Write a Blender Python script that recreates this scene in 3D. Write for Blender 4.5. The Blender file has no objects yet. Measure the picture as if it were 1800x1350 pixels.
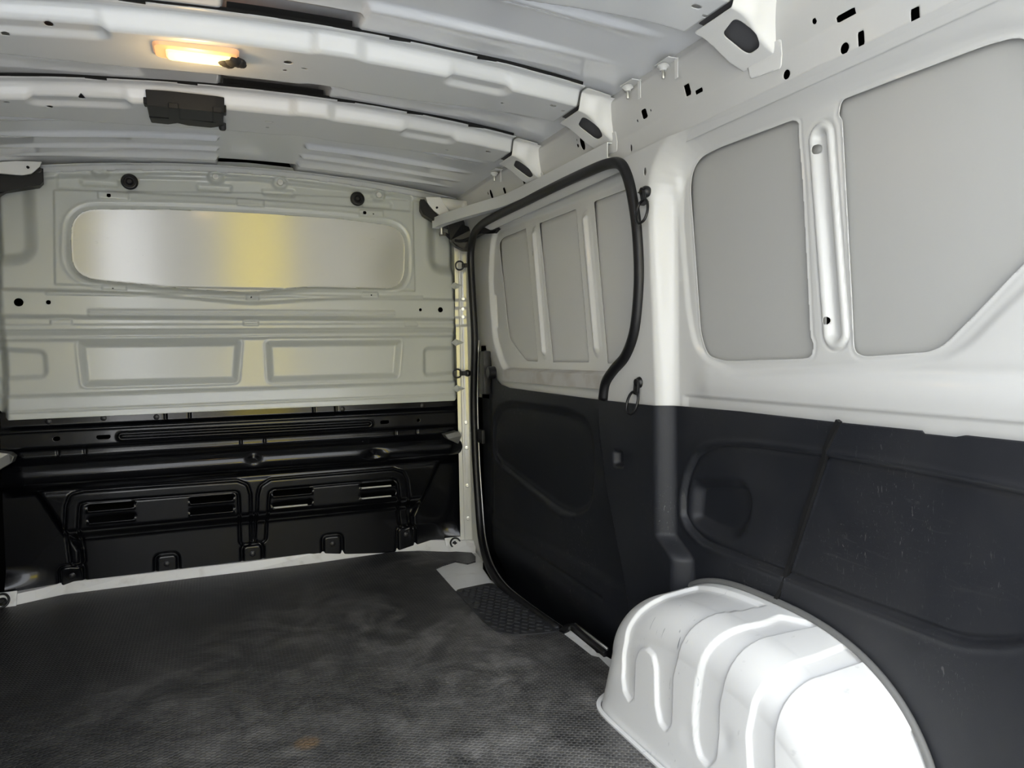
import bpy, bmesh, math, random
import numpy as np
from mathutils import Vector, Matrix

C = bpy.context.scene.collection
rnd = random.Random(7)

# ------------------------------------------------------------------ camera
CW, CH, F = 1800., 1350., 1290.
CAM = np.array([-.139, 0., .775])
def _d(v):
    a = np.array([v[0]-CW/2, -(v[1]-CH/2), -F]); return a/np.linalg.norm(a)
_dx = _d((4065, 560)); _dy = _d((372, 628))
_dx = _dx-_dx.dot(_dy)*_dy; _dx /= np.linalg.norm(_dx); _dz = np.cross(_dx, _dy)
R = np.array([_dx, _dy, _dz])
cd = bpy.data.cameras.new('camera'); cam = bpy.data.objects.new('camera', cd); C.objects.link(cam)
M = Matrix.Identity(4)
for i in range(3):
    for j in range(3): M[i][j] = R[i, j]
    M[i][3] = CAM[i]
cam.matrix_world = M
cd.sensor_width = 36.; cd.lens = F/CW*36.; cd.clip_start = .01
bpy.context.scene.camera = cam

# ------------------------------------------------------------------ light and exposure
Y0 = .02            # where the load space opens to the made-up yard
vs = bpy.context.scene.view_settings
vs.view_transform = 'Standard'; vs.look = 'None'; vs.gamma = 1; vs.use_curve_mapping = False
vs.exposure = 1.06
w = bpy.data.worlds.new('sky'); bpy.context.scene.world = w; w.use_nodes = True
nt = w.node_tree; nt.nodes.clear()
wo = nt.nodes.new('ShaderNodeOutputWorld'); bg = nt.nodes.new('ShaderNodeBackground')
tc = nt.nodes.new('ShaderNodeTexCoord'); sp = nt.nodes.new('ShaderNodeSeparateXYZ'); rp = nt.nodes.new('ShaderNodeValToRGB')
nt.links.new(tc.outputs['Generated'], sp.inputs[0]); nt.links.new(sp.outputs['Z'], rp.inputs[0])
rp.color_ramp.elements[0].position = 0; rp.color_ramp.elements[0].color = (.97, .98, 1, 1)
rp.color_ramp.elements[1].position = .8; rp.color_ramp.elements[1].color = (.80, .88, 1, 1)
nt.links.new(rp.outputs[0], bg.inputs[0]); bg.inputs[1].default_value = 2.6
nt.links.new(bg.outputs[0], wo.inputs[0])

sl = bpy.data.lights.new('added_sun', 'SUN'); sl.energy = 9; sl.angle = .01; sl.color = (1, .99, .97)
so0 = bpy.data.objects.new('added_sun', sl); C.objects.link(so0); so0.rotation_euler = Vector((.35, -.62, -.75)).to_track_quat('-Z', 'Y').to_euler()  # sun added to brighten the yard and wall, angled to miss the interior
# the open tailgate: portal that guides sampling of the sky
pl = bpy.data.lights.new('sky_portal', 'AREA'); pl.shape = 'RECTANGLE'; pl.size = 1.7; pl.size_y = 1.5
pl.cycles.is_portal = True
po = bpy.data.objects.new('sky_portal', pl); C.objects.link(po)
po.location = (0, Y0-.06, .68); po.rotation_euler = (math.radians(90), 0, 0)   # faces +y into the van

# ------------------------------------------------------------------ pixel helpers (only used to measure real surfaces)
def ray(px, py): return R@np.array([px-CW/2, -(py-CH/2), -F])
def hit(px, py, ax, val):
    r = ray(px, py); return CAM+(val-CAM[ax])/r[ax]*r
def hitp(px, py, p0, n):
    r = ray(px, py); n = np.array(n, float); return CAM+(np.dot(np.array(p0)-CAM, n)/np.dot(r, n))*r

# ------------------------------------------------------------------ materials
def mat(name, col, rough=.5, metal=0, spec=.5, bump=None, noise=None, scratch=None, coat=0, emit=None):
    m = bpy.data.materials.new(name); m.use_nodes = True; t = m.node_tree; b = t.nodes['Principled BSDF']
    b.inputs['Base Color'].default_value = (*col, 1); b.inputs['Roughness'].default_value = rough
    b.inputs['Metallic'].default_value = metal; b.inputs['Specular IOR Level'].default_value = spec
    b.inputs['Coat Weight'].default_value = coat; b.inputs['Coat Roughness'].default_value = .08
    if emit:
        b.inputs['Emission Color'].default_value = (*emit[0], 1); b.inputs['Emission Strength'].default_value = emit[1]
    tcn = t.nodes.new('ShaderNodeTexCoord')
    last = None
    def mixc(fac, c1, c2):
        mx = t.nodes.new('ShaderNodeMix'); mx.data_type = 'RGBA'
        t.links.new(fac, mx.inputs[0])
        if isinstance(c1, tuple): mx.inputs[6].default_value = (*c1, 1)
        else: t.links.new(c1, mx.inputs[6])
        mx.inputs[7].default_value = (*c2, 1); return mx.outputs[2]
    def nz(scale, detail=4, stretch=None, rot=None, dist=0):
        n = t.nodes.new('ShaderNodeTexNoise'); n.inputs['Scale'].default_value = scale; n.inputs['Detail'].default_value = detail
        n.inputs['Distortion'].default_value = dist
        mp = t.nodes.new('ShaderNodeMapping')
        if stretch: mp.inputs['Scale'].default_value = stretch
        if rot: mp.inputs['Rotation'].default_value = rot
        t.links.new(tcn.outputs['Object'], mp.inputs[0]); t.links.new(mp.outputs[0], n.inputs['Vector']); return n.outputs['Fac']
    def ramp(f, a, c, hi=1.):
        r = t.nodes.new('ShaderNodeMapRange'); r.inputs[1].default_value = a; r.inputs[2].default_value = c; r.inputs[4].default_value = hi
        t.links.new(f, r.inputs[0]); return r.outputs[0]
    if noise:   # (scale, lo, hi, colour, strength)
        for (s, a, c, cc, hi) in noise:
            last = mixc(ramp(nz(s, 6, dist=.4), a, c, hi), last or col, cc)
    if scratch:  # list of (scale, stretch, rot, lo, hi, colour, strength)
        for (s, st, ro, a, c, cc, hi) in scratch:
            f1 = ramp(nz(s, 3, st, ro, 1.2), a, c, hi)
            f2 = ramp(nz(2.6, 2), .52, .68)
            mm = t.nodes.new('ShaderNodeMath'); mm.operation = 'MULTIPLY'; t.links.new(f1, mm.inputs[0]); t.links.new(f2, mm.inputs[1])
            last = mixc(mm.outputs[0], last or col, cc)
    if last is not None: t.links.new(last, b.inputs['Base Color'])
    if bump:  # (scale, distance)
        bn = t.nodes.new('ShaderNodeBump'); bn.inputs['Distance'].default_value = bump[1]; bn.inputs['Strength'].default_value = bump[2] if len(bump) > 2 else 1
        t.links.new(nz(bump[0], 2), bn.inputs['Height']); t.links.new(bn.outputs[0], b.inputs['Normal'])
    return m

WHITE = mat('white_paint', (.78, .78, .76), .30, coat=.25, bump=(140, .0003, .3))
WALLW = mat('wall_paint', (.64, .64, .62), .26, coat=.2, bump=(90, .0003, .25))
SKIN = mat('outer_skin_paint', (.46, .46, .44), .33, bump=(40, .0004, .3),
           noise=[(7, .62, .8, (.44, .44, .42), .35)])
ROOFW = mat('roof_paint', (.84, .855, .87), .14, coat=.5)
BOWW = mat('bow_paint', (.74, .755, .76), .26, coat=.3)
BULK = mat('bulkhead_paint', (.55, .575, .55), .20, coat=.15, bump=(200, .0001, .3))
PLATE = mat('brushed_plate', (.50, .505, .47), .135, spec=.9, coat=0,
            scratch=[(26, (1, 1, 7), (0, .5, 0), .70, .74, (.25, .25, .22), .5), (40, (6, 1, 1), (0, .2, 0), .72, .75, (.3, .3, .27), .5)])
PLATE2 = mat('glossy_pillar_paint', (.62, .62, .58), .16, spec=.9)
BLKP = mat('black_gloss_paint', (.003, .0033, .0045), .20, coat=.3, bump=(120, .0001, .2), spec=.22,
           noise=[(3, .6, .9, (.012, .012, .013), .6)])
BLKT = mat('black_grained_plastic', (.011, .0125, .017), .50, bump=(900, .00035, .7), spec=.5,
           noise=[(4, .48, .8, (.04, .04, .042), .5)],
           scratch=[(14, (1, 1, 6), (.3, 0, 0), .63, .70, (.11, .105, .10), .22), (60, (1, 4, 1), (.9, 0, 0), .65, .71, (.22, .21, .20), .6), (90, (1, 2, 9), (-.5, 0, 0), .66, .74, (.2, .19, .19), .6)])
BLKR = mat('black_rubber', (.004, .004, .005), .45)
BLKM = mat('black_metal', (.006, .006, .007), .38)
SKIN2 = mat('door_skin_lightened', (.70, .70, .675), .33)  # same window skin, lightened by colour where less light reaches the door
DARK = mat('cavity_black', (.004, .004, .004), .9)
ALU = mat('pale_rail_aluminium', (.74, .75, .74), .38, metal=.1)
STEEL = mat('zinc_steel', (.55, .55, .53), .35, metal=.9)
ARCHW = mat('arch_paint', (.88, .88, .865), .30, coat=.2,
            noise=[(30, .68, .74, (.35, .36, .36), .25)],
            scratch=[(22, (1, 7, 1), (0, 0, .3), .70, .74, (.15, .17, .18), .8)])
FLOORW = mat('floor_paint', (.88, .88, .86), .4, noise=[(18, .55, .75, (.60, .58, .53), .6)])
DOORW = mat('door_paint', (.78, .78, .75), .30, coat=.2, bump=(60, .0003, .3))
DIRTY = mat('dusty_ledge_paint', (.60, .59, .56), .5, noise=[(12, .45, .62, (.46, .42, .36), .6)])
PLASTW = mat('white_nylon', (.75, .75, .72), .4)
INNER_SHADE = mat('painted_inner_shade', (.09, .09, .095), .5)  # dark grey painting the enclosed shade inside the bow brackets
WHITE2 = mat('pale_insulation', (.62, .61, .57), .8)

def mat_matrubber():
    m = bpy.data.materials.new('rubber_honeycomb_mat'); m.use_nodes = True; t = m.node_tree; b = t.nodes['Principled BSDF']
    N = t.nodes.new; L = t.links.new
    tcn = N('ShaderNodeTexCoord')
    def wave(ang, pitch):
        mp = N('ShaderNodeVectorMath'); mp.operation = 'DOT_PRODUCT'; k = 2*math.pi/pitch
        mp.inputs[1].default_value = (k*math.cos(ang), k*math.sin(ang), 0)
        L(tcn.outputs['Object'], mp.inputs[0]); s = N('ShaderNodeMath'); s.operation = 'COSINE'; L(mp.outputs['Value'], s.inputs[0]); return s.outputs[0]
    a = N('ShaderNodeMath'); L(wave(.0, .0095), a.inputs[0]); L(wave(2.094, .0095), a.inputs[1])
    c = N('ShaderNodeMath'); L(a.outputs[0], c.inputs[0]); L(wave(4.189, .0095), c.inputs[1])
    cell = N('ShaderNodeMapRange'); cell.inputs[1].default_value = -1.5; cell.inputs[2].default_value = .4; L(c.outputs[0], cell.inputs[0])
    def noise(s, d=6, rot=0, st=(1, 1, 1), dist=.5):
        mp = N('ShaderNodeMapping'); mp.inputs['Scale'].default_value = st; mp.inputs['Rotation'].default_value = (0, 0, rot)
        n = N('ShaderNodeTexNoise'); n.inputs['Scale'].default_value = s; n.inputs['Detail'].default_value = d; n.inputs['Roughness'].default_value = .66; n.inputs['Distortion'].default_value = dist
        L(tcn.outputs['Object'], mp.inputs[0]); L(mp.outputs[0], n.inputs[0]); return n.outputs[0]
    def rg(f, lo, hi, o=1.):
        r = N('ShaderNodeMapRange'); r.inputs[1].default_value = lo; r.inputs[2].default_value = hi; r.inputs[4].default_value = o; L(f, r.inputs[0]); return r.outputs[0]
    def mul(a, b):
        q = N('ShaderNodeMath'); q.operation = 'MULTIPLY'
        for i, v in enumerate((a, b)):
            if isinstance(v, float): q.inputs[i].default_value = v
            else: L(v, q.inputs[i])
        return q.outputs[0]
    def add(a, b):
        q = N('ShaderNodeMath'); q.use_clamp = True; L(a, q.inputs[0]); L(b, q.inputs[1]); return q.outputs[0]
    sx = N('ShaderNodeSeparateXYZ'); L(tcn.outputs['Object'], sx.inputs[0])
    near = rg(sx.outputs['Y'], 2.5, 1.2)          # dust: real scuffs plus painted-in sheen, stronger towards the tailgate
    right = rg(sx.outputs['X'], -.7, .5)  # the painted-in sheen also grows to the right
    big = rg(noise(3.1, 10, .4), .40, .64)
    fine = rg(noise(24, 8), .42, .66)
    mid = rg(noise(7, 9, .8, (1, 1, 1), 1.2), .42, .62); spk = rg(noise(140, 4), .60, .72)
    streak = rg(noise(9, 5, .9, (1, 12, 1)), .62, .70)
    streak2 = rg(noise(13, 5, -.6, (9, 1, 1)), .66, .72)
    dust_sheen = mul(add(mul(mul(big, mid), .55), mul(mul(fine, mid), .35)), add(mul(near, .55), mul(right, .65)))
    dust_sheen = add(dust_sheen, mul(mul(mul(near, right), rg(noise(9, 10, .3), .3, .75)), .55)); dust_sheen = add(dust_sheen, mul(mul(spk, mul(near, right)), .35)); dust_sheen = add(dust_sheen, mul(mul(streak, fine), .35)); dust_sheen = add(dust_sheen, mul(mul(streak2, fine), .3))
    rim = rg(c.outputs[0], -.6, -1.35)
    dust_sheen2 = add(dust_sheen, mul(mul(rim, mul(near, right)), .55))
    mx = N('ShaderNodeMix'); mx.data_type = 'RGBA'; L(dust_sheen2, mx.inputs[0]); mx.inputs[6].default_value = (.017, .0175, .019, 1); mx.inputs[7].default_value = (.27, .262, .25, 1)
    # rust-brown stain near the tailgate
    vd = N('ShaderNodeVectorMath'); vd.operation = 'DISTANCE'; vd.inputs[1].default_value = (STAIN[0], STAIN[1], STAIN[2]); L(tcn.outputs['Object'], vd.inputs[0])
    st = mul(rg(vd.outputs['Value'], .030, .016), rg(noise(60, 4), .2, .5, .75))
    m2 = N('ShaderNodeMix'); m2.data_type = 'RGBA'; L(st, m2.inputs[0]); L(mx.outputs[2], m2.inputs[6]); m2.inputs[7].default_value = (.20, .125, .06, 1)
    L(m2.outputs[2], b.inputs['Base Color'])
    rr = N('ShaderNodeMapRange'); rr.inputs[3].default_value = .40; rr.inputs[4].default_value = .65; L(dust_sheen, rr.inputs[0]); L(rr.outputs[0], b.inputs['Roughness'])
    bn = N('ShaderNodeBump'); bn.inputs['Distance'].default_value = .0018; bn.inputs['Strength'].default_value = .9; L(cell.outputs[0], bn.inputs['Height']); L(bn.outputs[0], b.inputs['Normal'])
    return m
STAIN = hit(540, 1306, 2, .006)
RUBMAT = mat_matrubber()

# ------------------------------------------------------------------ object helpers
def tag(o, label=None, cat=None, group=None, kind=None):
    if label: o['label'] = label
    if cat: o['category'] = cat
    if group: o['group'] = group
    if kind: o['kind'] = kind
    return o
def empty(name, loc=(0, 0, 0)):
    o = bpy.data.objects.new(name, None); o.location = loc; o.empty_display_size = .05; C.objects.link(o); return o
def link(name, me, m, parent=None, smooth=True):
    o = bpy.data.objects.new(name, me); C.objects.link(o)
    if m: me.materials.append(m)
    if smooth: me.polygons.foreach_set('use_smooth', [True]*len(me.polygons))
    if parent is not None:
        o.parent = parent; o.matrix_parent_inverse = Matrix.Translation(parent.location).inverted()
    return o
def bmobj(name, bm, m, parent=None, smooth=False, auto=None):
    me = bpy.data.meshes.new(name); bmesh.ops.recalc_face_normals(bm, faces=bm.faces[:]); bm.to_mesh(me); bm.free()
    o = link(name, me, m, parent, smooth or auto is not None)
    if auto is not None:
        me.set_sharp_from_angle(angle=math.radians(auto))
    return o
def pyobj(name, V, Fc, m, parent=None, smooth=True, auto=None):
    me = bpy.data.meshes.new(name); me.from_pydata([tuple(map(float, v)) for v in V], [], Fc); me.update()
    o = link(name, me, m, parent, smooth)
    if auto is not None: me.set_sharp_from_angle(angle=math.radians(auto))
    return o
def basis(n, up=(0, 0, 1)):
    n = Vector(n).normalized(); u = Vector(up).cross(n)
    if u.length < 1e-4: u = Vector((1, 0, 0)).cross(n)
    u.normalize(); v = n.cross(u); return u, v, n
def add_box(bm, c, s, n=(0, 0, 1), up=(0, 1, 0), bev=0):
    u, v, k = basis(n, up)
    r = bmesh.ops.create_cube(bm, size=1); vv = r['verts']
    for x in vv:
        a = x.co.copy(); x.co = Vector(c)+u*a.x*s[0]+v*a.y*s[1]+k*a.z*s[2]
    if bev:
        es = set(e for x in vv for e in x.link_edges)
        bmesh.ops.bevel(bm, geom=list(es), offset=bev, segments=2, affect='EDGES', profile=.7)
def add_lathe(bm, c, n, prof, seg=24, caps=True):
    u, v, k = basis(n, (0, 0, 1) if abs(Vector(n).normalized().z) < .9 else (0, 1, 0)); c = Vector(c); rings = []
    for (r, h) in prof:
        rings.append([bm.verts.new(c+k*h+(u*math.cos(2*math.pi*i/seg)+v*math.sin(2*math.pi*i/seg))*max(r, 1e-5)) for i in range(seg)])
    for a, b in zip(rings, rings[1:]):
        for i in range(seg): bm.faces.new((a[i], a[(i+1) % seg], b[(i+1) % seg], b[i]))
    if caps:
        bm.faces.new(rings[0][::-1]); bm.faces.new(rings[-1])
def add_sweep(bm, path, sec, up=(0, 0, 1), closed=False, fixed_up=True):
    """sweep closed 2D section (a = sideways, b = along up) along a path"""
    path = [Vector(p) for p in path]; n = len(path); rings = []
    for i, p in enumerate(path):
        a = path[(i-1) % n] if (closed or i) else p; b = path[(i+1) % n] if (closed or i < n-1) else p
        t = (b-a).normalized(); upv = Vector(up); s = t.cross(upv)
        if s.length < 1e-3: s = t.cross(Vector((1, 0, 0)))
        s.normalize(); q = s.cross(t).normalized()
        rings.append([bm.verts.new(p+s*x+q*y) for x, y in sec])
    m = len(sec); rr = rings+([rings[0]] if closed else [])
    for a, b in zip(rr, rr[1:]):
        for i in range(m): bm.faces.new((a[i], a[(i+1) % m], b[(i+1) % m], b[i]))
    if not closed: bm.faces.new(rings[0][::-1]); bm.faces.new(rings[-1])
def circ(r, n=10, sx=1, sy=1): return [(r*sx*math.cos(2*math.pi*i/n), r*sy*math.sin(2*math.pi*i/n)) for i in range(n)]
def catmull(pts, k=8, closed=False):
    P = [Vector(p) for p in pts]; n = len(P); out = []
    rng = range(n if closed else n-1)
    for i in rng:
        p0 = P[(i-1) % n] if (closed or i) else P[0]*2-P[1]; p1 = P[i]; p2 = P[(i+1) % n]
        p3 = P[(i+2) % n] if (closed or i < n-2) else P[-1]*2-P[-2]
        for j in range(k):
            t = j/k; out.append(.5*((2*p1)+(p2-p0)*t+(2*p0-5*p1+4*p2-p3)*t*t+(3*p1-p0-3*p2+p3)*t**3))
    if not closed: out.append(P[-1])
    return out

# ------------------------------------------------------------------ stamped-sheet machinery
def sdpoly(U, V, P):
    P = np.asarray(P, float); d = np.full(U.shape, 1e9); s = np.ones(U.shape); n = len(P)
    for i in range(n):
        ax, ay = P[i]; bx, by = P[i-1]; ex, ey = bx-ax, by-ay; wx, wy = U-ax, V-ay
        t = np.clip((wx*ex+wy*ey)/(ex*ex+ey*ey+1e-18), 0, 1); qx, qy = wx-ex*t, wy-ey*t; d = np.minimum(d, qx*qx+qy*qy)
        c1 = V >= ay; c2 = V < by; c3 = ex*wy > ey*wx
        fl = (c1 & c2 & c3) | (~c1 & ~c2 & ~c3); s = np.where(fl, -s, s)
    return s*np.sqrt(d)
def sdline(U, V, P):
    P = np.asarray(P, float); d = np.full(U.shape, 1e9)
    for i in range(len(P)-1):
        ax, ay = P[i]; bx, by = P[i+1]; ex, ey = bx-ax, by-ay; wx, wy = U-ax, V-ay
        t = np.clip((wx*ex+wy*ey)/(ex*ex+ey*ey+1e-18), 0, 1); d = np.minimum(d, (wx-ex*t)**2+(wy-ey*t)**2)
    return np.sqrt(d)
def sdbox(U, V, u0, u1, v0, v1, r=0):
    cx, cy = (u0+u1)/2, (v0+v1)/2; qx = np.abs(U-cx)-abs(u1-u0)/2+r; qy = np.abs(V-cy)-abs(v1-v0)/2+r
    return np.hypot(np.maximum(qx, 0), np.maximum(qy, 0))+np.minimum(np.maximum(qx, qy), 0)-r
def rnd_poly(P, r, k=6):
    P = [np.array(p, float) for p in P]; out = []; n = len(P)
    rr = r if isinstance(r, (list, tuple)) else [r]*n
    for i in range(n):
        p, a, b = P[i], P[i-1], P[(i+1) % n]; da, db = a-p, b-p; la, lb = np.linalg.norm(da), np.linalg.norm(db)
        q = min(rr[i], la*.49, lb*.49); s, e = p+da/la*q, p+db/lb*q
        for j in range(k+1):
            t = j/k; out.append((1-t)**2*s+2*t*(1-t)*p+t*t*e)
    return np.array(out)
def ss(x): x = np.clip(x, 0, 1); return x*x*(3-2*x)
def step(sd, w): return ss(.5-sd/w)           # 1 inside, 0 outside, soft over w
def sheet(name, u0, u1, v0, v1, res, pos, inside, m, parent=None, solid=0, resv=None):
    nu = int(round((u1-u0)/res))+1; nv = int(round((v1-v0)/(resv or res)))+1
    U, V = np.meshgrid(np.linspace(u0, u1, nu), np.linspace(v0, v1, nv), indexing='ij')
    idx = np.arange(nu*nv).reshape(nu, nv)
    f = np.stack([idx[:-1, :-1], idx[1:, :-1], idx[1:, 1:], idx[:-1, 1:]], -1).reshape(-1, 4)
    if inside is not None:
        S = inside(U, V); ok = (S < 0).ravel(); f = f[ok[f].any(1)]
        e = res*.2
        for _ in range(3):
            mk = S > 0
            gu = (inside(U+e, V)-inside(U-e, V))/(2*e); gv = (inside(U, V+e)-inside(U, V-e))/(2*e); g2 = gu*gu+gv*gv+1e-9
            near = mk & (S < res*2.2)
            U = np.where(near, U-S*gu/g2, U); V = np.where(near, V-S*gv/g2, V); S = inside(U, V)
    co = pos(U, V); co = np.stack(co, -1).reshape(-1, 3)
    used = np.zeros(len(co), bool); used[f.ravel()] = True; mp = np.cumsum(used)-1; co = co[used]; f = mp[f]
    me = bpy.data.meshes.new(name); me.vertices.add(len(co)); me.vertices.foreach_set('co', co.ravel().astype(np.float32))
    me.loops.add(len(f)*4); me.loops.foreach_set('vertex_index', f.ravel().astype(np.int32))
    me.polygons.add(len(f)); me.polygons.foreach_set('loop_start', np.arange(0, len(f)*4, 4, dtype=np.int32))
    me.update(calc_edges=True); me.validate()
    o = link(name, me, m, parent)
    if solid:
        md = o.modifiers.new('thick', 'SOLIDIFY'); md.thickness = solid; md.offset = 0
    return o
def neg(*sd):                                  # intersection
    r = sd[0]
    for s in sd[1:]: r = np.maximum(r, s)
    return r

YB = 2.75
def B(px, py, y=YB): h = hit(px, py, 1, y); return (h[0], h[2])
def BL(*pts, y=YB): return [B(*p, y=y) for p in pts]

# ================================================================== FRONT WALL (white upper partition)
win = rnd_poly(BL((118, 362), (300, 363), (440, 369), (600, 380), (717, 396), (717, 512), (540, 508), (440, 518), (330, 512), (230, 503), (118, 492)),
               [.09, .01, .3, .01, .09, .09, .05, .05, .01, .05, .10])
frame = BL((95, 335), (440, 338), (725, 352), (729, 512), (97, 500))
chan = rnd_poly(BL((100, 308), (440, 316), (722, 346), (722, 372), (440, 350), (100, 332)), .01)
beam = rnd_poly(BL((-60, 508), (160, 512), (300, 520), (440, 534), (560, 526), (640, 524), (812, 528), (812, 562), (440, 560), (-60, 556)),
                [.02, .3, .3, .06, .3, .3, .02, .02, .01, .02])
rec1 = rnd_poly(BL((135, 600), (424, 598), (418, 672), (144, 680)), .015)
rec2 = rnd_poly(BL((468, 600), (708, 598), (702, 664), (472, 672)), .015)
recL = rnd_poly(BL((-40, 612), (76, 618), (80, 662), (-40, 668)), .02)
recR = rnd_poly(BL((748, 612), (800, 612), (800, 655), (748, 660)), .02)
shR = rnd_poly(BL((735, 340), (900, 340), (900, 455), (790, 455), (775, 430), (745, 350)), .03)
boss = [B(177, 302), B(379, 312), B(492, 322), B(665, 344)]
tabs = [(B(200, 345), .045, .011), (B(440, 357), .045, .011), (B(652, 376), .045, .011),
        (B(201, 506), .035, .008), (B(444, 523), .022, .008), (B(650, 518), .03, .008),
        (B(108, 566), .03, .008), (B(441, 568), .025, .008), (B(722, 570), .025, .008)]
bholes = [(B(35, 532), .013), (B(87, 532), .007), (B(737, 545), .006), (B(772, 545), .010),
          (B(206, 346), .0035), (B(438, 357), .0035), (B(655, 377), .0035), (B(199, 508), .0035), (B(441, 523), .0035), (B(652, 519), .0035)]
bsq = [B(192, 345), B(640, 375)]
def bulk_h(U, V):
    h = np.zeros(U.shape)
    h += .006*step(sdpoly(U, V, frame), .006)
    h -= .010*step(sdpoly(U, V, chan), .012)
    # window recess: leans forward at the top
    tilt = np.clip((1.29-V)/.29, 0, 1)
    sw = sdpoly(U, V, win)
    h -= (.004+.022*tilt)*step(sw+.004, .016)
    h += .003*np.exp(-((sw-.012)/.006)**2)
    # shelf ledge under the window and tab strip
    h += .016*step(sdpoly(U, V, beam), .016)
    for z0, x0, x1 in ((.932, -.50, .50), (.920, -.50, .50)):
        h += .005*np.exp(-(sdline(U, V, [(x0, z0), (x1, z0)])/.0045)**2)
    g = step(sdbox(U, V, -.62, .62, .984, .994), .004); h += .004*g
    h += .005*step(sdbox(U, V, -.9, .9, .872, .889, .002), .004)
    for (c, a, b) in tabs: h += .006*step(sdbox(U, V, c[0]-a, c[0]+a, c[1]-b, c[1]+b, .003), .004)
    # lower half: panel bows backward between .86 and .66
    h -= .014*(ss((.872-V)/.03)*ss((V-.655)/.014))
    h += .008*np.exp(-((V-.845)/.006)**2)
    for q in (rec1, rec2):
        s = sdpoly(U, V, q); h -= .016*step(s+.010, .024); h += .002*np.exp(-((s-.004)/.004)**2)
    for q in (recL, recR): h -= .012*step(sdpoly(U, V, q), .02)
    # bottom lip
    h += .0105*np.clip((.665-V)/.075, 0, 1)*ss((.80-np.abs(U))/.06)+.003*np.exp(-((V-.612)/.003)**2)
    # upper corners step back behind the hinge covers
    for sgn in (1, -1):
        Um = U*sgn
        h -= .03*step(sdpoly(Um, V, rnd_poly([(.66, 1.10), (.95, 1.08), (.95, 1.6), (.66, 1.6)], .05)), .05)
    h -= .05*ss((np.abs(U)-.735)/.035)
    # top flange with four raised bosses
    ztop = 1.402-.075*(U/.75)**2
    fl = ss((V-ztop+.003)/.008); h += .010*fl
    for c in boss:
        h += .014*step(np.hypot((U-c[0])*.75, V-c[1])-.018, .010)
        h -= .004*step(np.hypot((U-c[0]), V-c[1])-.009, .004)
        h -= .010*step(sdbox(U, V, c[0]-.06, c[0]+.05, c[1]-.045, c[1]-.022, .008), .014)
    return h
def bulk_in(U, V):
    s = neg(sdpoly(U, V, [(-.80, .64), (-.74, .588), (.735, .588), (.80, .64), (.80, 1.36), (.70, 1.40), (.3, 1.438), (0, 1.45), (-.3, 1.438), (-.70, 1.40), (-.80, 1.36)]),
            -(sdpoly(U, V, win)+.010), *[r-np.hypot(U-c[0], V-c[1]) for c, r in bholes], *[-sdbox(U, V, c[0]-.006, c[0]+.006, c[1]-.006, c[1]+.006) for c in bsq])
    return s
wf = sheet('wall_front', -.80, .80, .58, 1.45, .003, lambda U, V: (U, YB-bulk_h(U, V), V), bulk_in, BULK, solid=.001)
tag(wf, 'pressed pale-grey steel partition above the black panel at the front of the load space', kind='structure')
sheet('blanked_window', -.60, .62, .97, 1.31, .003, lambda U, V: (U, YB-bulk_h(U, V), V), lambda U, V: sdpoly(U, V, win)+.010, PLATE, wf, solid=.001)
for c in boss:
    bm = bmesh.new(); y = YB-.012
    add_lathe(bm, (c[0], y, c[1]), (0, -1, 0), [(.0095, 0), (.0095, .003), (.006, .004), (.006, .0015), (.0035, .0015), (.0035, .006), (.0, .006)], 16)
    bmobj('bolt', bm, PLASTW, wf, auto=40)
# thin mating lines (vertical seam edges either side of the window frame)
def seam(name, pts, r, m, parent, kind=None):
    bm = bmesh.new(); add_sweep(bm, pts, circ(r, 6)); return bmobj(name, bm, m, parent, smooth=True)

# rubber buffers
for (px, py, side) in ((228, 320, 'left'), (628, 350, 'right')):
    h = hit(px, py, 1, YB-.004); bm = bmesh.new()
    add_lathe(bm, h, (0, -1, 0), [(.0255, 0), (.026, .006), (.022, .010), (.018, .010), (.016, .007), (.013, .007), (.011, .014), (.007, .016), (.006, .012), (0, .012)], 32)
    o = bmobj('rubber_buffer', bm, BLKR, auto=50)
    tag(o, f'{side} one of two round black rubber buffers above the pressed partition window', 'rubber buffer', 'round buffers on the partition')

# ================================================================== lower black partition panel
YL = 2.762
prof = [(.62, 0), (.562, 0), (.555, .014), (.492, .014), (.486, .0), (.462, 0), (.452, .012), (.440, .036), (.425, .048), (.405, .052), (.385, .046), (.368, .028), (.358, .010), (.350, .006),
        (.335, .012), (.235, .009), (.20, .008), (-.02, .0)]
pz = np.array([p[0] for p in prof][::-1]); ph = np.array([p[1] for p in prof][::-1])
pzf = np.linspace(-.02, .62, 400); phf = np.interp(pzf, pz, ph); kk = np.exp(-(np.arange(-8, 9)/2.6)**2); kk /= kk.sum(); phf[8:-8] = np.convolve(phf, kk, 'valid')
def LB(*pts): return BL(*pts, y=YL-.02)
def LB2(*pts): return [B(x, y, 2.795 if y > 915 else YL-.005) for x, y in pts]
vents = [(153, 886, 235, 900), (155, 907, 236, 921), (334, 874, 410, 886), (334, 893, 410, 907), (480, 861, 549, 873), (480, 882, 549, 895), (635, 848, 696, 860), (635, 866, 696, 879)]
vr = []
for a, b, c, d in vents:
    p, q = B(a, (b+d)/2, YL-.02), B(c, (b+d)/2, YL-.02); t = B(a, b, YL-.02)[1]; s = B(a, d, YL-.02)[1]; zc = (t+s)/2-.003
    vr.append((min(p[0], q[0]), max(p[0], q[0]), zc-.010, zc+.010))
ring1 = LB2((137, 985), (129, 925), (128, 890), (133, 877), (150, 873), (415, 854), (426, 858), (430, 870), (432, 950))
ring2 = LB2((458, 945), (463, 870), (466, 859), (478, 851), (690, 833), (702, 837), (707, 848), (711, 920))
utabs = [B(126, 1012, 2.79), B(293, 992, 2.795), B(444, 974, 2.795), B(585, 957, 2.795), B(715, 941, 2.79)]
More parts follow.
